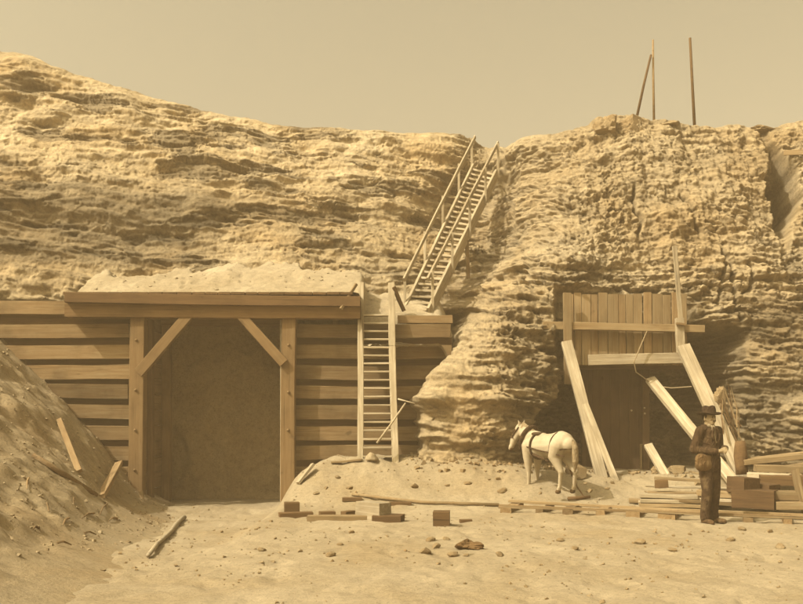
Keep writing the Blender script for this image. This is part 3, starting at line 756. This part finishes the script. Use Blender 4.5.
# ------------------------------------------------------------------ boulders and stones
def boulder(px, py, D0, sx, sy, sz, seed, label, mat='boulder', grp=None, rz=0):
    if py > 440:
        for it in range(4): D0 = min(F*(CH-gz(PX(px, D0), D0)-sz*.45)/(py-HY), 17.6)
    c_ = P(px, py, D0)
    if py > 440: c_.z = gz(c_.x, c_.y)+sz*.35
    o = link('boulder', stone_mesh(seed, sx, sy, sz, 4, .5), M[mat], None, Matrix.Translation(c_) @ Matrix.Rotation(rz, 4, 'Z'))
    return tag(o, label, 'boulder', grp)
boulder(634, 130, 21.35, .42, .4, .42, 5, 'large dark boulder in the skyline outcrop below the leaning pole', 'boulder', None, .6)
boulder(608, 131, 21.3, .34, .4, .40, 8, 'pale knobbly boulder on the skyline, left of the dark one', 'stone')
boulder(668, 128, 21.5, .36, .4, .18, 9, 'low boulder on the skyline between the poles', 'boulder')
boulder(579, 466, 16.9, .28, .25, .20, 12, 'pale boulder on the ground just behind the horse', 'stone')
boulder(660, 466, 17.6, .16, .16, .12, 14, 'small boulder at the sill of the small portal', 'stone')
boulder(678, 463, 17.0, .24, .22, .16, 17, 'angular boulder left of the standing man, before the opening', 'stone')
boulder(766, 131, 20.9, .42, .35, .13, 19, 'dark flat boulder on the brink above the ravine', 'boulder')
boulder(722, 398, 17.2, .16, .2, .22, 23, 'rounded rock behind the brim of the man\'s hat', 'boulder')
random.seed(21)
stmesh = [stone_mesh(100+i, 1, random.uniform(.7, 1), random.uniform(.38, .6), 2) for i in range(6)]
for m_ in stmesh: m_.materials.append(M['stone'])
spots = [(436,548),(430,541),(446,540),(426,553),(452,556),(466,556),(590,492),(502,492),(540,494),(585,484),(607,489),(340,545),(300,552),(330,556),(500,556),(640,543),(672,551),(575,549),(690,535),(730,541),(780,548),(115,546),(128,543),(98,552),(275,539),(262,551),(352,533),(415,487),(447,486),(468,484),(326,489),(338,478),(350,489),(316,494),(610,538),(560,541),(770,533),(742,530)]
for i, (px, py) in enumerate(spots):
    D0 = F*CH/(py-HY); D0 = min(D0, 17)
    for it in range(3):
        g = gz(PX(px, D0), D0); D0 = min(F*(CH-g)/(py-HY), 17.4)
    r = random.uniform(.035, .09) if i > 5 else random.uniform(.05, .10)
    mw = Matrix.Translation((PX(px, D0), D0, g+r*.25)) @ Matrix.Rotation(random.uniform(0, 6), 4, 'Z') @ Matrix.Diagonal((r, r, r, 1))
    o = bpy.data.objects.new('stone', stmesh[i % 6]); C.objects.link(o); o.matrix_basis = mw
    tag(o, 'small rough stone '+('near the flat dark rock in the foreground' if 420 < px < 480 and py > 535 else 'lying by the hooves of the horse' if 495 < px < 610 and py < 500 else 'on the bank below the ladder steps' if py < 500 else 'on the road into the large portal' if px < 300 else 'on the open ground below the loose blocks' if px < 420 else 'on the open ground in front of the rail track'), 'stone', 'loose stones on the ground')
_rx = np.random.RandomState(4)
# gravel and crumbs of earth, uncountable
def crumbs(name, n, fn, rlo, rhi, mat, label):
    cb = np.array([(x, y, z) for x in (-1, 1) for y in (-1, 1) for z in (-1, 1)])*.62
    fc = [(0, 1, 3, 2), (4, 6, 7, 5), (0, 4, 5, 1), (2, 3, 7, 6), (0, 2, 6, 4), (1, 5, 7, 3)]
    vs = []; fs = []
    for i in range(n):
        p = fn()
        if p is None: continue
        r = rlo+(rhi-rlo)*random.random()**3; b = len(vs)
        R = np.array(Euler((random.uniform(0, 6), random.uniform(0, 6), random.uniform(0, 6))).to_matrix())
        q = (cb*_rx.uniform(.45, 1.25, (8, 3))*_rx.uniform(.6, 1.1, 3))@R.T*r; q[:, 2] *= .8
        vs += [tuple(v) for v in q+np.array(p)]
        fs += [tuple(b+j for j in f) for f in fc]
    me = bpy.data.meshes.new(name); me.from_pydata(vs, [], fs); me.update()
    return tag(link(name, me, mat), label, None, None, 'stuff')
gpts = np.c_[_rx.uniform(-7, 8.5, 5200), 7+11*_rx.rand(5200)**.9]
gpn = fbm(gpts[:, 0]*.6, gpts[:, 1]*.6, gpts[:, 0]*0, 3, 55)
gpts = gpts[gpn+_rx.uniform(-.35, .35, 5200) > -.02]
gzv = ground_z(gpts[:, 0], gpts[:, 1])
it = iter(list(zip(gpts[:, 0], gpts[:, 1], gzv)))
o = crumbs('gravel', len(gpts), lambda: (lambda q: (q[0], q[1], q[2]+.004))(next(it)), .006, .04, M['stone'], 'fine gravel and crumbs of earth scattered over the ground')
hpts = [(random.uniform(-9, -3.6), random.uniform(8, 18)) for _ in range(2600)]
it2 = iter(hpts)
def hf():
    x, y = next(it2); z = heap_z(x, y)
    return (x, y, z) if z > gz(x, y)-.02 else None
crumbs('heap_rubble', len(hpts), hf, .010, .055, M['heap'], 'loose rubble and clods lying over the dirt heap')

spt = [(random.uniform(-6.4, .7), random.uniform(17.8, 20)) for _ in range(260)]
it4 = iter(spt)
def sf():
    x, y = next(it4)
    if x > -.8 and y < 18.2: return None
    return (x, y, float(zz_sand[int((y-17.42)/.045), int((x+6.72)/.045)])+.005)
crumbs('sand_clods', len(spt), sf, .010, .06, M['sand'], 'clods of pale earth lying on the sand bank over the portal')
# broken rock fallen along the foot of the cliff
foot_pts = []
for k in range(700):
    px = random.choice((random.uniform(405, 560), random.uniform(405, 560), random.uniform(560, 820), random.uniform(690, 820)))
    foot_pts.append((PX(px, 17), random.gauss(17.0 if px < 560 else 17.2, .28)))
it3 = iter(foot_pts)
def ff():
    x, y = next(it3); return (x, y, gz(x, y)+.01)
crumbs('talus', len(foot_pts), ff, .012, .11, M['stone'], 'broken bits of rock fallen along the foot of the cliff')
random.seed(33)
for k, (px, py) in enumerate([(48, 505), (70, 520), (95, 515), (40, 530), (85, 535), (108, 505), (30, 480), (58, 545), (118, 520), (75, 500)]):
    a = on_heap(px, py, .03); b = on_heap(px+random.uniform(-16, 16), py+random.uniform(2, 14), .04); mid = a.lerp(b, .5)+Vector((0, -.02, .03))
    tag(pole('twig', [a, mid, b], [.016, .013, .007], M['lag'], seg=5), 'thin twig lying on the face of the dirt heap', 'twig', 'twigs on the dirt heap')
# brushwood behind the man
bt = empty('brushwood', P(733, 430, 16.7), 'tangle of thin dry branches behind the man, by the long prop', 'brushwood')
random.seed(5)
for i in range(16):
    a = P(random.uniform(724, 745), random.uniform(425, 445), 16.9+random.uniform(-.2, .2)); b = P(random.uniform(717, 733), random.uniform(384, 400), 17.0+random.uniform(-.2, .2))
    mid = a.lerp(b, .5)+Vector((random.uniform(-.08, .08), random.uniform(-.08, .08), random.uniform(-.04, .04)))
    pole('branch', [a, mid, b], [.014, .011, .005], M['mid' if i % 2 else 'brown'], bt, seg=5)
# keg-like stump right of the prop
sk_ = pole('wooden_stump', [P(742, 474, 16.1), P(741, 466, 16.1), P(741, 456, 16.1), P(740.5, 447, 16.1), P(740, 441, 16.1)], [.12, .115, .12, .105, .095], M['brown'], seg=9, jit=.14)
tag(sk_, 'pale upright stump standing at the foot of the long prop', 'stump')

# ================================================================== LIVING THINGS
def blob(name, caps, voxel, smooth=3):
    """union of tapered capsules (p0, r0, p1, r1[, squash xyz]) remeshed into one continuous skin"""
    bm = bmesh.new()
    for c in caps:
        p0, r0, p1, r1 = Vector(c[0]), c[1], Vector(c[2]), c[3]; sq = c[4] if len(c) > 4 else (1, 1, 1)
        d = p1-p0; L = d.length; nseg = 14
        q = d.to_track_quat('Z', 'Y').to_matrix() if L > 1e-6 else Matrix.Identity(3)
        prof = [(-r0*math.cos(a), r0*math.sin(a)) for a in [math.pi/2*k/4 for k in range(1, 5)]]
        prof += [(L+r1*math.sin(a), r1*math.cos(a)) for a in [math.pi/2*k/4 for k in range(0, 4)]]
        mid = (p0+p1)/2
        def tr(v):
            w_ = q @ Vector(v)+p0-mid; return Vector((w_.x*sq[0], w_.y*sq[1], w_.z*sq[2]))+mid
        rg = [[bm.verts.new(tr((r*math.cos(2*math.pi*k/nseg), r*math.sin(2*math.pi*k/nseg), h))) for k in range(nseg)] for h, r in prof]
        b0 = bm.verts.new(tr((0, 0, -r0))); b1 = bm.verts.new(tr((0, 0, L+r1)))
        for i in range(len(rg)-1):
            for k in range(nseg): bm.faces.new((rg[i][k], rg[i][(k+1) % nseg], rg[i+1][(k+1) % nseg], rg[i+1][k]))
        for k in range(nseg):
            bm.faces.new((b0, rg[0][(k+1) % nseg], rg[0][k])); bm.faces.new((b1, rg[-1][k], rg[-1][(k+1) % nseg]))
    me = bpy.data.meshes.new(name); bm.to_mesh(me); bm.free()
    o = bpy.data.objects.new(name, me); C.objects.link(o)
    r = o.modifiers.new('r', 'REMESH'); r.mode = 'VOXEL'; r.voxel_size = voxel
    sm = o.modifiers.new('s', 'SMOOTH'); sm.iterations = smooth; sm.factor = .5
    dg = bpy.context.evaluated_depsgraph_get()
    m2 = bpy.data.meshes.new_from_object(o.evaluated_get(dg)); m2.name = name
    bpy.data.objects.remove(o); bpy.data.meshes.remove(me)
    m2.polygons.foreach_set('use_smooth', [True]*len(m2.polygons))
    return m2
def chain(pts, sq=(1, 1, 1)):
    return [(pts[i][0], pts[i][1], pts[i+1][0], pts[i+1][1], sq) for i in range(len(pts)-1)]

# ------------------------------------------------------------------ man
def cloth(name, lo, hi, dust=.5, dsc=3.0):
    m = NT(name, .95); co = m.mapping()
    n = m.noise(co, 14, 6, .65); c = m.ramp(n, [(.3, sep(lo)), (.7, sep(hi))])
    dn = m.noise(co, dsc, 5, .6); c = m.mix(c, sep(.62), m.ramp(dn, [(.52, G(0)), (.72, G(dust))]))
    m.color(c)
    fold = m.noise(m.mapping((7, 7, 3.0)), 2.4, 4, .5, 1.6)
    m.bump(m.math('ADD', fold, m.math('MULTIPLY', m.noise(co, 160, 2, .5), .06)), 1.0, .05)
    return m.m
skin = plain('skin', .66, .76, 18, .2, .002, .7)
coat_m = cloth('dark_coat_cloth', .15, .23, .35); trou_m = cloth('dusty_trouser_cloth', .13, .20, .5, 5)
felt = cloth('felt', .08, .15, .25); shirt_m = cloth('pale_shirt', .76, .84, .1); boot_m = cloth('dusty_boot_leather', .22, .36, .7, 6)
bag_m = cloth('bag_canvas', .36, .48, .4)
mx, my = PX(709.5, 12.85), 12.85
man = empty('person', (mx, my, gz(mx, my)), 'man in dark coat and brimmed hat standing before the track, hands together', 'person')
man.rotation_euler = (0, 0, math.radians(28))
bpy.context.view_layer.update()
def mpart(name, caps, voxel, mat, parent=man, smooth=3):
    me = blob(name, caps, voxel, smooth); me.materials.append(mat)
    o = bpy.data.objects.new(name, me); C.objects.link(o); o.parent = parent; return o
def V3(*a): return Vector(a)
# right arm is image-left (x<0), left arm image-right (x>0)
shR, elR, wrR = V3(-.185, .01, 1.375), V3(-.265, .06, 1.10), V3(-.085, -.20, 1.075)
shL, elL, wrL = V3(.185, .01, 1.375), V3(.255, .04, 1.11), V3(.10, -.21, 1.12)
def hand(w, d, up, s):
    d = d.normalized(); sd = d.cross(up).normalized()*s
    up = sd.cross(d)*s if s > 0 else d.cross(sd)
    palm = [(w, .027, w+d*.075, .030, (1, 1, 1)), (w+d*.03+sd*.018, .022, w+d*.08+sd*.022, .02), (w+d*.03-sd*.018, .022, w+d*.08-sd*.022, .02)]
    out = palm; curl = -up
    for k, (o, ln) in enumerate(((-.033, .066), (-.012, .078), (.011, .074), (.031, .058))):
        b = w+d*.085+sd*o; m = b+d*ln*.5+curl*ln*.22; t = m+d*ln*.22+curl*ln*.42
        out = out+[(b, .0105, m, .0095), (m, .0095, t, .008)]
    b = w+d*.03-sd*.03; m = b-sd*.024+d*.03+curl*.012; t = m+d*.034+curl*.012
    return out+[(b, .013, m, .0115), (m, .0115, t, .009)]
body = []
# head and neck
body += [((0, .012, 1.575), .079, (0, .018, 1.60), .079, (.95, 1.15, 1.22)), ((0, -.045, 1.53), .045, (0, -.052, 1.49), .034, (1.15, 1, 1)),
         ((0, -.085, 1.575), .012, (0, -.102, 1.54), .016), ((-.028, -.07, 1.595), .018, (.028, -.07, 1.595), .018),
         ((-.075, .015, 1.575), .018, (-.079, .02, 1.545), .014, (.6, 1, 1.3)), ((.075, .015, 1.575), .018, (.079, .02, 1.545), .014, (.6, 1, 1.3)),
         ((-.018, -.085, 1.508), .010, (.018, -.085, 1.508), .010), ((-.035, -.06, 1.55), .025, (.035, -.06, 1.55), .025),
         ((0, .02, 1.53), .056, (0, .03, 1.40), .060)]
body += [((0, .01, 1.36), .09, (0, .01, 1.0), .11, (1.35, .8, 1)), ((-.15, .01, 1.36), .05, (.15, .01, 1.36), .05),
         ((-.09, 0, .92), .09, (.09, 0, .92), .09)]
for s_ in (-1, 1): body += [((s_*.09, 0, .88), .085, (s_*.095, -.01, .5), .055), ((s_*.095, -.01, .5), .055, (s_*.1, .02, .1), .04)]
body += [(shR, .045, elR, .038), (elR, .038, wrR, .026), (shL, .045, elL, .038), (elL, .038, wrL, .026)]
body += hand(wrR, V3(.85, -.45, .12), V3(0, -.3, 1), 1)+hand(wrL, V3(-.75, -.55, -.15), V3(0, -.3, 1), -1)
mpart('body', body, .0062, skin, smooth=2)
for s_ in (-1, 1):
    o = mpart('eye', [((s_*.03, -.083, 1.580), .0095, (s_*.03, -.0835, 1.580), .0095)], .003, plain('eye', .05, .1), smooth=1)
hair = mpart('hair', [((0, .045, 1.60), .078, (0, .05, 1.55), .062, (1.02, 1, 1.1)), ((-.072, .0, 1.60), .018, (-.074, .01, 1.56), .012), ((.072, .0, 1.60), .018, (.074, .01, 1.56), .012)], .008, felt)
mpart('moustache', [((-.026, -.094, 1.520), .008, (0, -.104, 1.525), .010), ((0, -.104, 1.525), .010, (.026, -.094, 1.520), .008)], .004, felt, smooth=1)
# coat: shoulders, chest, skirt, sleeves
coat = []
coat += [((0, .012, 1.33), .105, (0, .012, 1.20), .115, (1.62, 1.12, 1)), ((0, .012, 1.20), .115, (0, .01, 1.02), .118, (1.45, 1.15, 1)), ((0, .01, 1.04), .118, (0, .012, .87), .125, (1.50, 1.22, 1))]
coat += [((-.15, .015, 1.385), .062, (.15, .015, 1.385), .062, (1, 1.15, 1)), ((-.10, .035, 1.43), .045, (.10, .035, 1.43), .045)]
coat += [(shR, .073, elR, .062), (elR, .062, wrR, .046), (shL, .073, elL, .062), (elL, .062, wrL, .046)]
ct = mpart('coat', coat, .011, coat_m)
for s_ in (-1, 1):
    mpart('lapel', [((s_*.035, -.10, 1.42), .020, (s_*.075, -.135, 1.30), .026, (1, .5, 1)), ((s_*.075, -.135, 1.30), .026, (s_*.02, -.135, 1.16), .012, (1, .5, 1))], .007, coat_m, ct)
for z in (1.12, 1.03, .95): mpart('button', [((.015, -.152, z), .010, (.015, -.154, z), .010)], .004, boot_m, ct, 1)
mpart('shirt', [((0, -.072, 1.43), .030, (0, -.112, 1.22), .032, (1.3, .9, 1)), ((-.04, -.03, 1.452), .03, (.04, -.03, 1.452), .03)], .008, shirt_m)
mpart('necktie', [((0, -.108, 1.425), .012, (0, -.146, 1.23), .014, (1, .6, 1))], .006, coat_m, smooth=1)
tro = [((-.085, .01, .93), .115, (.085, .01, .93), .115, (1, 1, 1))]
for s_, kx, kf in ((-1, -.02, -.045), (1, .0, .0)):
    tro += [((s_*.088, .005, .88), .108, (s_*.098+kx*.5, -.015+kf, .50), .082), ((s_*.098+kx*.5, -.015+kf, .50), .082, (s_*.105+kx, .02+kf, .13), .068), ((s_*.105+kx, .015+kf, .14), .07, (s_*.105+kx, .012+kf, .10), .074)]
mpart('trousers', tro, .012, trou_m)
for s_, kx, kf in ((-1, -.02, -.045), (1, .0, .0)):
    bx = s_*.105+kx
    b = mpart('boot', [((bx, .03+kf, .10), .052, (bx, .035+kf, .045), .046), ((bx, .04+kf, .045), .042, (bx+s_*.03, -.13+kf, .038), .042, (1.05, 1, .9)), ((bx+s_*.03, -.12+kf, .036), .043, (bx+s_*.035, -.15+kf, .034), .036)], .008, boot_m)
    mpart('sole', [((bx, .05+kf, .010), .044, (bx+s_*.035, -.145+kf, .010), .046, (1, 1, .28))], .007, felt, b, 1)
# hat
bm = bmesh.new(); prof = [(.0, 1.755), (.035, 1.765), (.062, 1.775), (.084, 1.760), (.096, 1.715), (.102, 1.660), (.112, 1.648), (.150, 1.652), (.172, 1.664), (.175, 1.656), (.150, 1.642), (.110, 1.637), (.09, 1.638)]
nsg = 28; rings = []
for r, z in prof:
    rg = []
    for k in range(nsg):
        a = 2*math.pi*k/nsg; dz = .012*math.cos(2*a)*(r/.17) if r > .1 else -(.022*math.cos(a)**2 if r < .07 else 0)
        rg.append(bm.verts.new((r*math.cos(a)*.94, r*1.1*math.sin(a)+.012, z+dz)))
    rings.append(rg)
for i in range(len(rings)-1):
    for k in range(nsg): bm.faces.new((rings[i][k], rings[i][(k+1) % nsg], rings[i+1][(k+1) % nsg], rings[i+1][k]))
bmesh.ops.remove_doubles(bm, verts=bm.verts, dist=1e-4); bmesh.ops.recalc_face_normals(bm, faces=bm.faces)
me = bpy.data.meshes.new('hat'); bm.to_mesh(me); bm.free(); me.materials.append(felt); me.polygons.foreach_set('use_smooth', [True]*len(me.polygons))
hat = bpy.data.objects.new('hat', me); C.objects.link(hat); hat.parent = man; hat.location = (0, .16, -.03); hat.rotation_euler = (math.radians(6), math.radians(-4), 0); hat.location = (.10, .16, -.045)
hat.rotation_euler = (0, 0, 0); hat.location = (0, 0, -.02)
bm = bmesh.new(); rg = [[bm.verts.new((r*math.cos(2*math.pi*k/28)*.94, r*1.1*math.sin(2*math.pi*k/28)+.012, z)) for k in range(28)] for r, z in ((.104, 1.664), (.099, 1.695))]
for k in range(28): bm.faces.new((rg[0][k], rg[0][(k+1) % 28], rg[1][(k+1) % 28], rg[1][k]))
me = bpy.data.meshes.new('hat_band'); bm.to_mesh(me); bm.free(); me.materials.append(plain('band', .1, .16)); hb = bpy.data.objects.new('hat_band', me); C.objects.link(hb); hb.parent = hat
# shoulder bag on the man's right hip (carried: a thing of its own)
bag = empty('shoulder_bag', (mx-.2, my-.02, .85), "round tan canvas bag hanging at the man's hip", 'bag')
bag.rotation_euler = (0, 0, math.radians(28))
def bpart(name, caps, vox, mat, par=bag, sm=3):
    me = blob(name, caps, vox, sm); me.materials.append(mat); o = bpy.data.objects.new(name, me); C.objects.link(o); o.parent = par; return o
bpart('pouch', [((-.06, -.13, .10), .085, (.05, -.15, .09), .085, (1.15, .6, 1)), ((-.05, -.13, .02), .10, (.05, -.15, .02), .10, (1.1, .6, 1))], .01, bag_m)
bpart('flap', [((-.08, -.16, .13), .03, (.08, -.18, .12), .03, (1, .7, 1.4))], .008, bag_m)

# ------------------------------------------------------------------ horse
def hide_mat():
    m = NT('white_hide', .8); co = m.mapping()
    c = m.ramp(m.noise(co, 2.5, 4, .5), [(.3, sep(.87)), (.6, sep(.925)), (.8, sep(.95))])
    dn = m.noise(co, 5, 6, .65); c = m.mix(c, sep(.60), m.ramp(dn, [(.50, G(0)), (.75, G(.6))]))
    m.color(c); m.bump(m.noise(m.mapping((30, 30, 90)), 3, 3, .6), .25, .006)
    return m.m
hide = hide_mat(); hair_m = cloth('mane_hair', .66, .80, .2, 4); leather = cloth('harness_leather', .14, .24, .3, 6); hoof_m = plain('hoof', .2, .32)
hxp, hyp = PX(547, 15.9), 15.9
horse = empty('horse', (hxp, hyp, gz(hxp, hyp)-.01), 'white work horse in harness standing near the rock spur, head to the left', 'horse')
horse.rotation_euler = (0, 0, math.radians(-54)); HS = .95
horse.scale = (HS*.92, HS*1.22, HS*.98)
def hpart(name, caps, vox, mat, par=horse, sm=3):
    me = blob(name, caps, vox, sm); me.materials.append(mat); o = bpy.data.objects.new(name, me); C.objects.link(o); o.parent = par; return o
hc = []
hc += chain([((-.46, 0, .90), .20), ((-.15, 0, .88), .245), ((.18, 0, .895), .25), ((.45, 0, .96), .225), ((.60, 0, .93), .16)], (1, .86, 1))
hc += [((-.40, 0, 1.08), .12, (-.1, 0, 1.05), .10), ((.2, 0, 1.06), .09, (.42, 0, 1.10), .10)]
nk = [((-.45, 0, 1.00), .20), ((-.60, .0, 1.12), .16), ((-.72, -.02, 1.20), .12)]
hc += chain(nk, (1, .72, 1))
hd = V3(-.77, -.03, 1.235); hm = V3(-.87, -.09, 1.01); hn = V3(-.915, -.12, .86)
hc += [(hd, .095, hm, .075, (1, .8, 1)), (hm, .078, hn, .050, (1, .85, 1)), (hn, .052, hn+V3(-.02, 0, -.04), .048), (hd+V3(.0, 0, -.06), .075, hd+V3(-.06, 0, -.10), .06, (1, .8, 1))]
for s_ in (-1, 1):
    e_ = hd+V3(.04, s_*.05, .07); hc += [(e_, .026, e_+V3(.0, s_*.015, .10), .008)]
def leg(pts): return chain(pts)
for s_, fx, hx_ in ((1, -.03, .05), (-1, .05, -.04)):
    y = s_*.125
    hc += leg([((-.40, y*.9, .88), .13), ((-.42+fx*.3, y, .66), .090), ((-.43+fx, y, .40), .050), ((-.425+fx, y, .36), .042), ((-.42+fx, y, .15), .032), ((-.43+fx, y, .11), .036), ((-.455+fx, y, .055), .040)])
    hc += leg([((.46, y*.8, .90), .17), ((.40, y*1.05, .70), .125), ((.50+hx_*.5, y*1.05, .54), .080), ((.60+hx_, y, .41), .052), ((.59+hx_, y, .36), .042), ((.565+hx_, y, .15), .034), ((.555+hx_, y, .11), .038), ((.53+hx_, y, .055), .042)])
hpart('body', hc, .016, hide)
for s_, fx, hx_ in ((1, -.03, .05), (-1, .05, -.04)):
    y = s_*.125
    hpart('hoof', [((-.455+fx, y, .06), .040, (-.47+fx, y, .018), .052, (1, 1, .8))], .009, hoof_m, sm=1)
    hpart('hoof', [((.53+hx_, y, .06), .042, (.515+hx_, y, .018), .054, (1, 1, .8))], .009, hoof_m, sm=1)
    o = hpart('eye', [(hd+V3(-.075, s_*.066, -.035), .016, hd+V3(-.08, s_*.066, -.045), .014)], .005, leather, sm=1)
mn = []
for k in range(9):
    t = k/8; p = V3(-.40, -.01, 1.20).lerp(V3(-.70, -.01, 1.34), t)
    mn += [(p, .026, p+V3(.03, -.08, -.10-random.uniform(0, .05)), .010), (p, .026, p+V3(.05, .05, -.05), .012)]
mn += [((-.77, -.03, 1.335), .03, (-.85, -.06, 1.21), .014)]
hpart('mane', mn, .010, hair_m, sm=2)
hpart('tail', [((.70, 0, 1.0), .04, (.79, 0, .88), .055), ((.79, 0, .88), .055, (.80, 0, .62), .06), ((.80, 0, .62), .06, (.78, 0, .42), .018)], .012, hair_m)
# harness: collar, straps, bridle
def ring(name, c, ax, ry, rz, rad, mat, par=horse, tilt=0, n=22):
    pts = []
    for k in range(n):
        a = 2*math.pi*k/n; pts.append(V3(c[0]+tilt*math.sin(a)*rz, c[1]+ry*math.cos(a), c[2]+rz*math.sin(a)))
    caps = [(pts[k], rad, pts[(k+1) % n], rad) for k in range(n)]
    return hpart(name, caps, max(rad*.5, .006), mat, par, 1)
col = ring('collar', (-.55, .01, 1.03), None, .165, .235, .045, leather, tilt=.45)
ring('girth_strap', (-.22, 0, .885), None, .218, .258, .022, leather)
ring('hip_strap', (.34, 0, .915), None, .212, .262, .012, leather, tilt=.15)
for s_ in (-1, 1):
    hpart('trace', [((-.52, s_*.19, .90), .014, (.0, s_*.225, .82), .014), ((.0, s_*.225, .82), .014, (.72, s_*.19, .72), .013)], .007, leather, sm=1)
hpart('breeching', [((.34, -.215, .82), .014, (.60, -.17, .84), .014), ((.60, -.17, .84), .014, (.755, 0, .86), .014), ((.755, 0, .86), .014, (.60, .17, .84), .014), ((.60, .17, .84), .014, (.34, .215, .82), .014)], .007, leather, sm=1)
hpart('saddle_pad', [((-.30, 0, 1.13), .05, (-.14, 0, 1.12), .05, (1, 2.6, .8))], .014, leather, sm=2)
hpart('belly_band', [((-.10, -.22, .72), .03, (.14, -.21, .66), .03), ((.14, -.21, .66), .03, (.22, -.15, .60), .024)], .009, leather, sm=2)
br = hpart('bridle', [(hm+V3(.05, -.068, .03), .012, hm+V3(-.06, -.05, .06), .012), (hm+V3(-.06, -.05, .06), .012, hm+V3(-.06, .05, .06), .012), (hm+V3(.0, -.066, .03), .012, hd+V3(.05, -.08, .02), .012), (hm+V3(.0, .066, .03), .012, hd+V3(.05, .08, .02), .012)], .006, leather, sm=1)
hpart('blinker', [(hd+V3(-.05, -.09, -.05), .04, hd+V3(-.09, -.085, -.09), .035, (1, .35, 1))], .008, leather, br, 1)
hpart('muzzle', [(hn+V3(-.012, 0, -.03), .052, hn+V3(-.024, 0, -.045), .047, (1, .9, 1))], .009, plain('muzzle_skin', .3, .42), sm=2)
# drag bar behind the horse
ta = P(570, 470, 15.7); tb = gset(P(584, 493, 15.6), .05)
tag(pole('trace_rope', [ta, ta.lerp(tb, .5)+Vector((0, 0, -.06)), tb], [.013]*3, M['brown'], seg=6), 'dark trace rope running from the horse down to its drag bar', 'rope')
tag(pole('drag_bar', [gset(P(568, 496, 15.5), .05), gset(P(590, 493, 15.6), .05)], [.035, .03], M['brown']), 'wooden drag bar lying on the ground behind the horse', 'bar')

# ------------------------------------------------------------------ haze volume added to lift the dark tones
HAZE = 0.0052
bm = bmesh.new(); bmesh.ops.create_cube(bm, size=1)
me = bpy.data.meshes.new('haze'); bm.to_mesh(me); bm.free()
hm_ = bpy.data.materials.new('haze'); hm_.use_nodes = True; t_ = hm_.node_tree; t_.nodes.clear()
pv = t_.nodes.new('ShaderNodeVolumePrincipled'); pv.inputs['Density'].default_value = HAZE; pv.inputs['Color'].default_value = (.96, .72, .42, 1)
ou = t_.nodes.new('ShaderNodeOutputMaterial'); t_.links.new(pv.outputs[0], ou.inputs['Volume'])
hz = link('haze', me, hm_, None, Matrix.Translation((0, 0, 6)) @ Matrix.Diagonal((330, 330, 18, 1)))
tag(hz, 'thin haze added over the whole cutting to lift the darks', None, None, 'stuff')
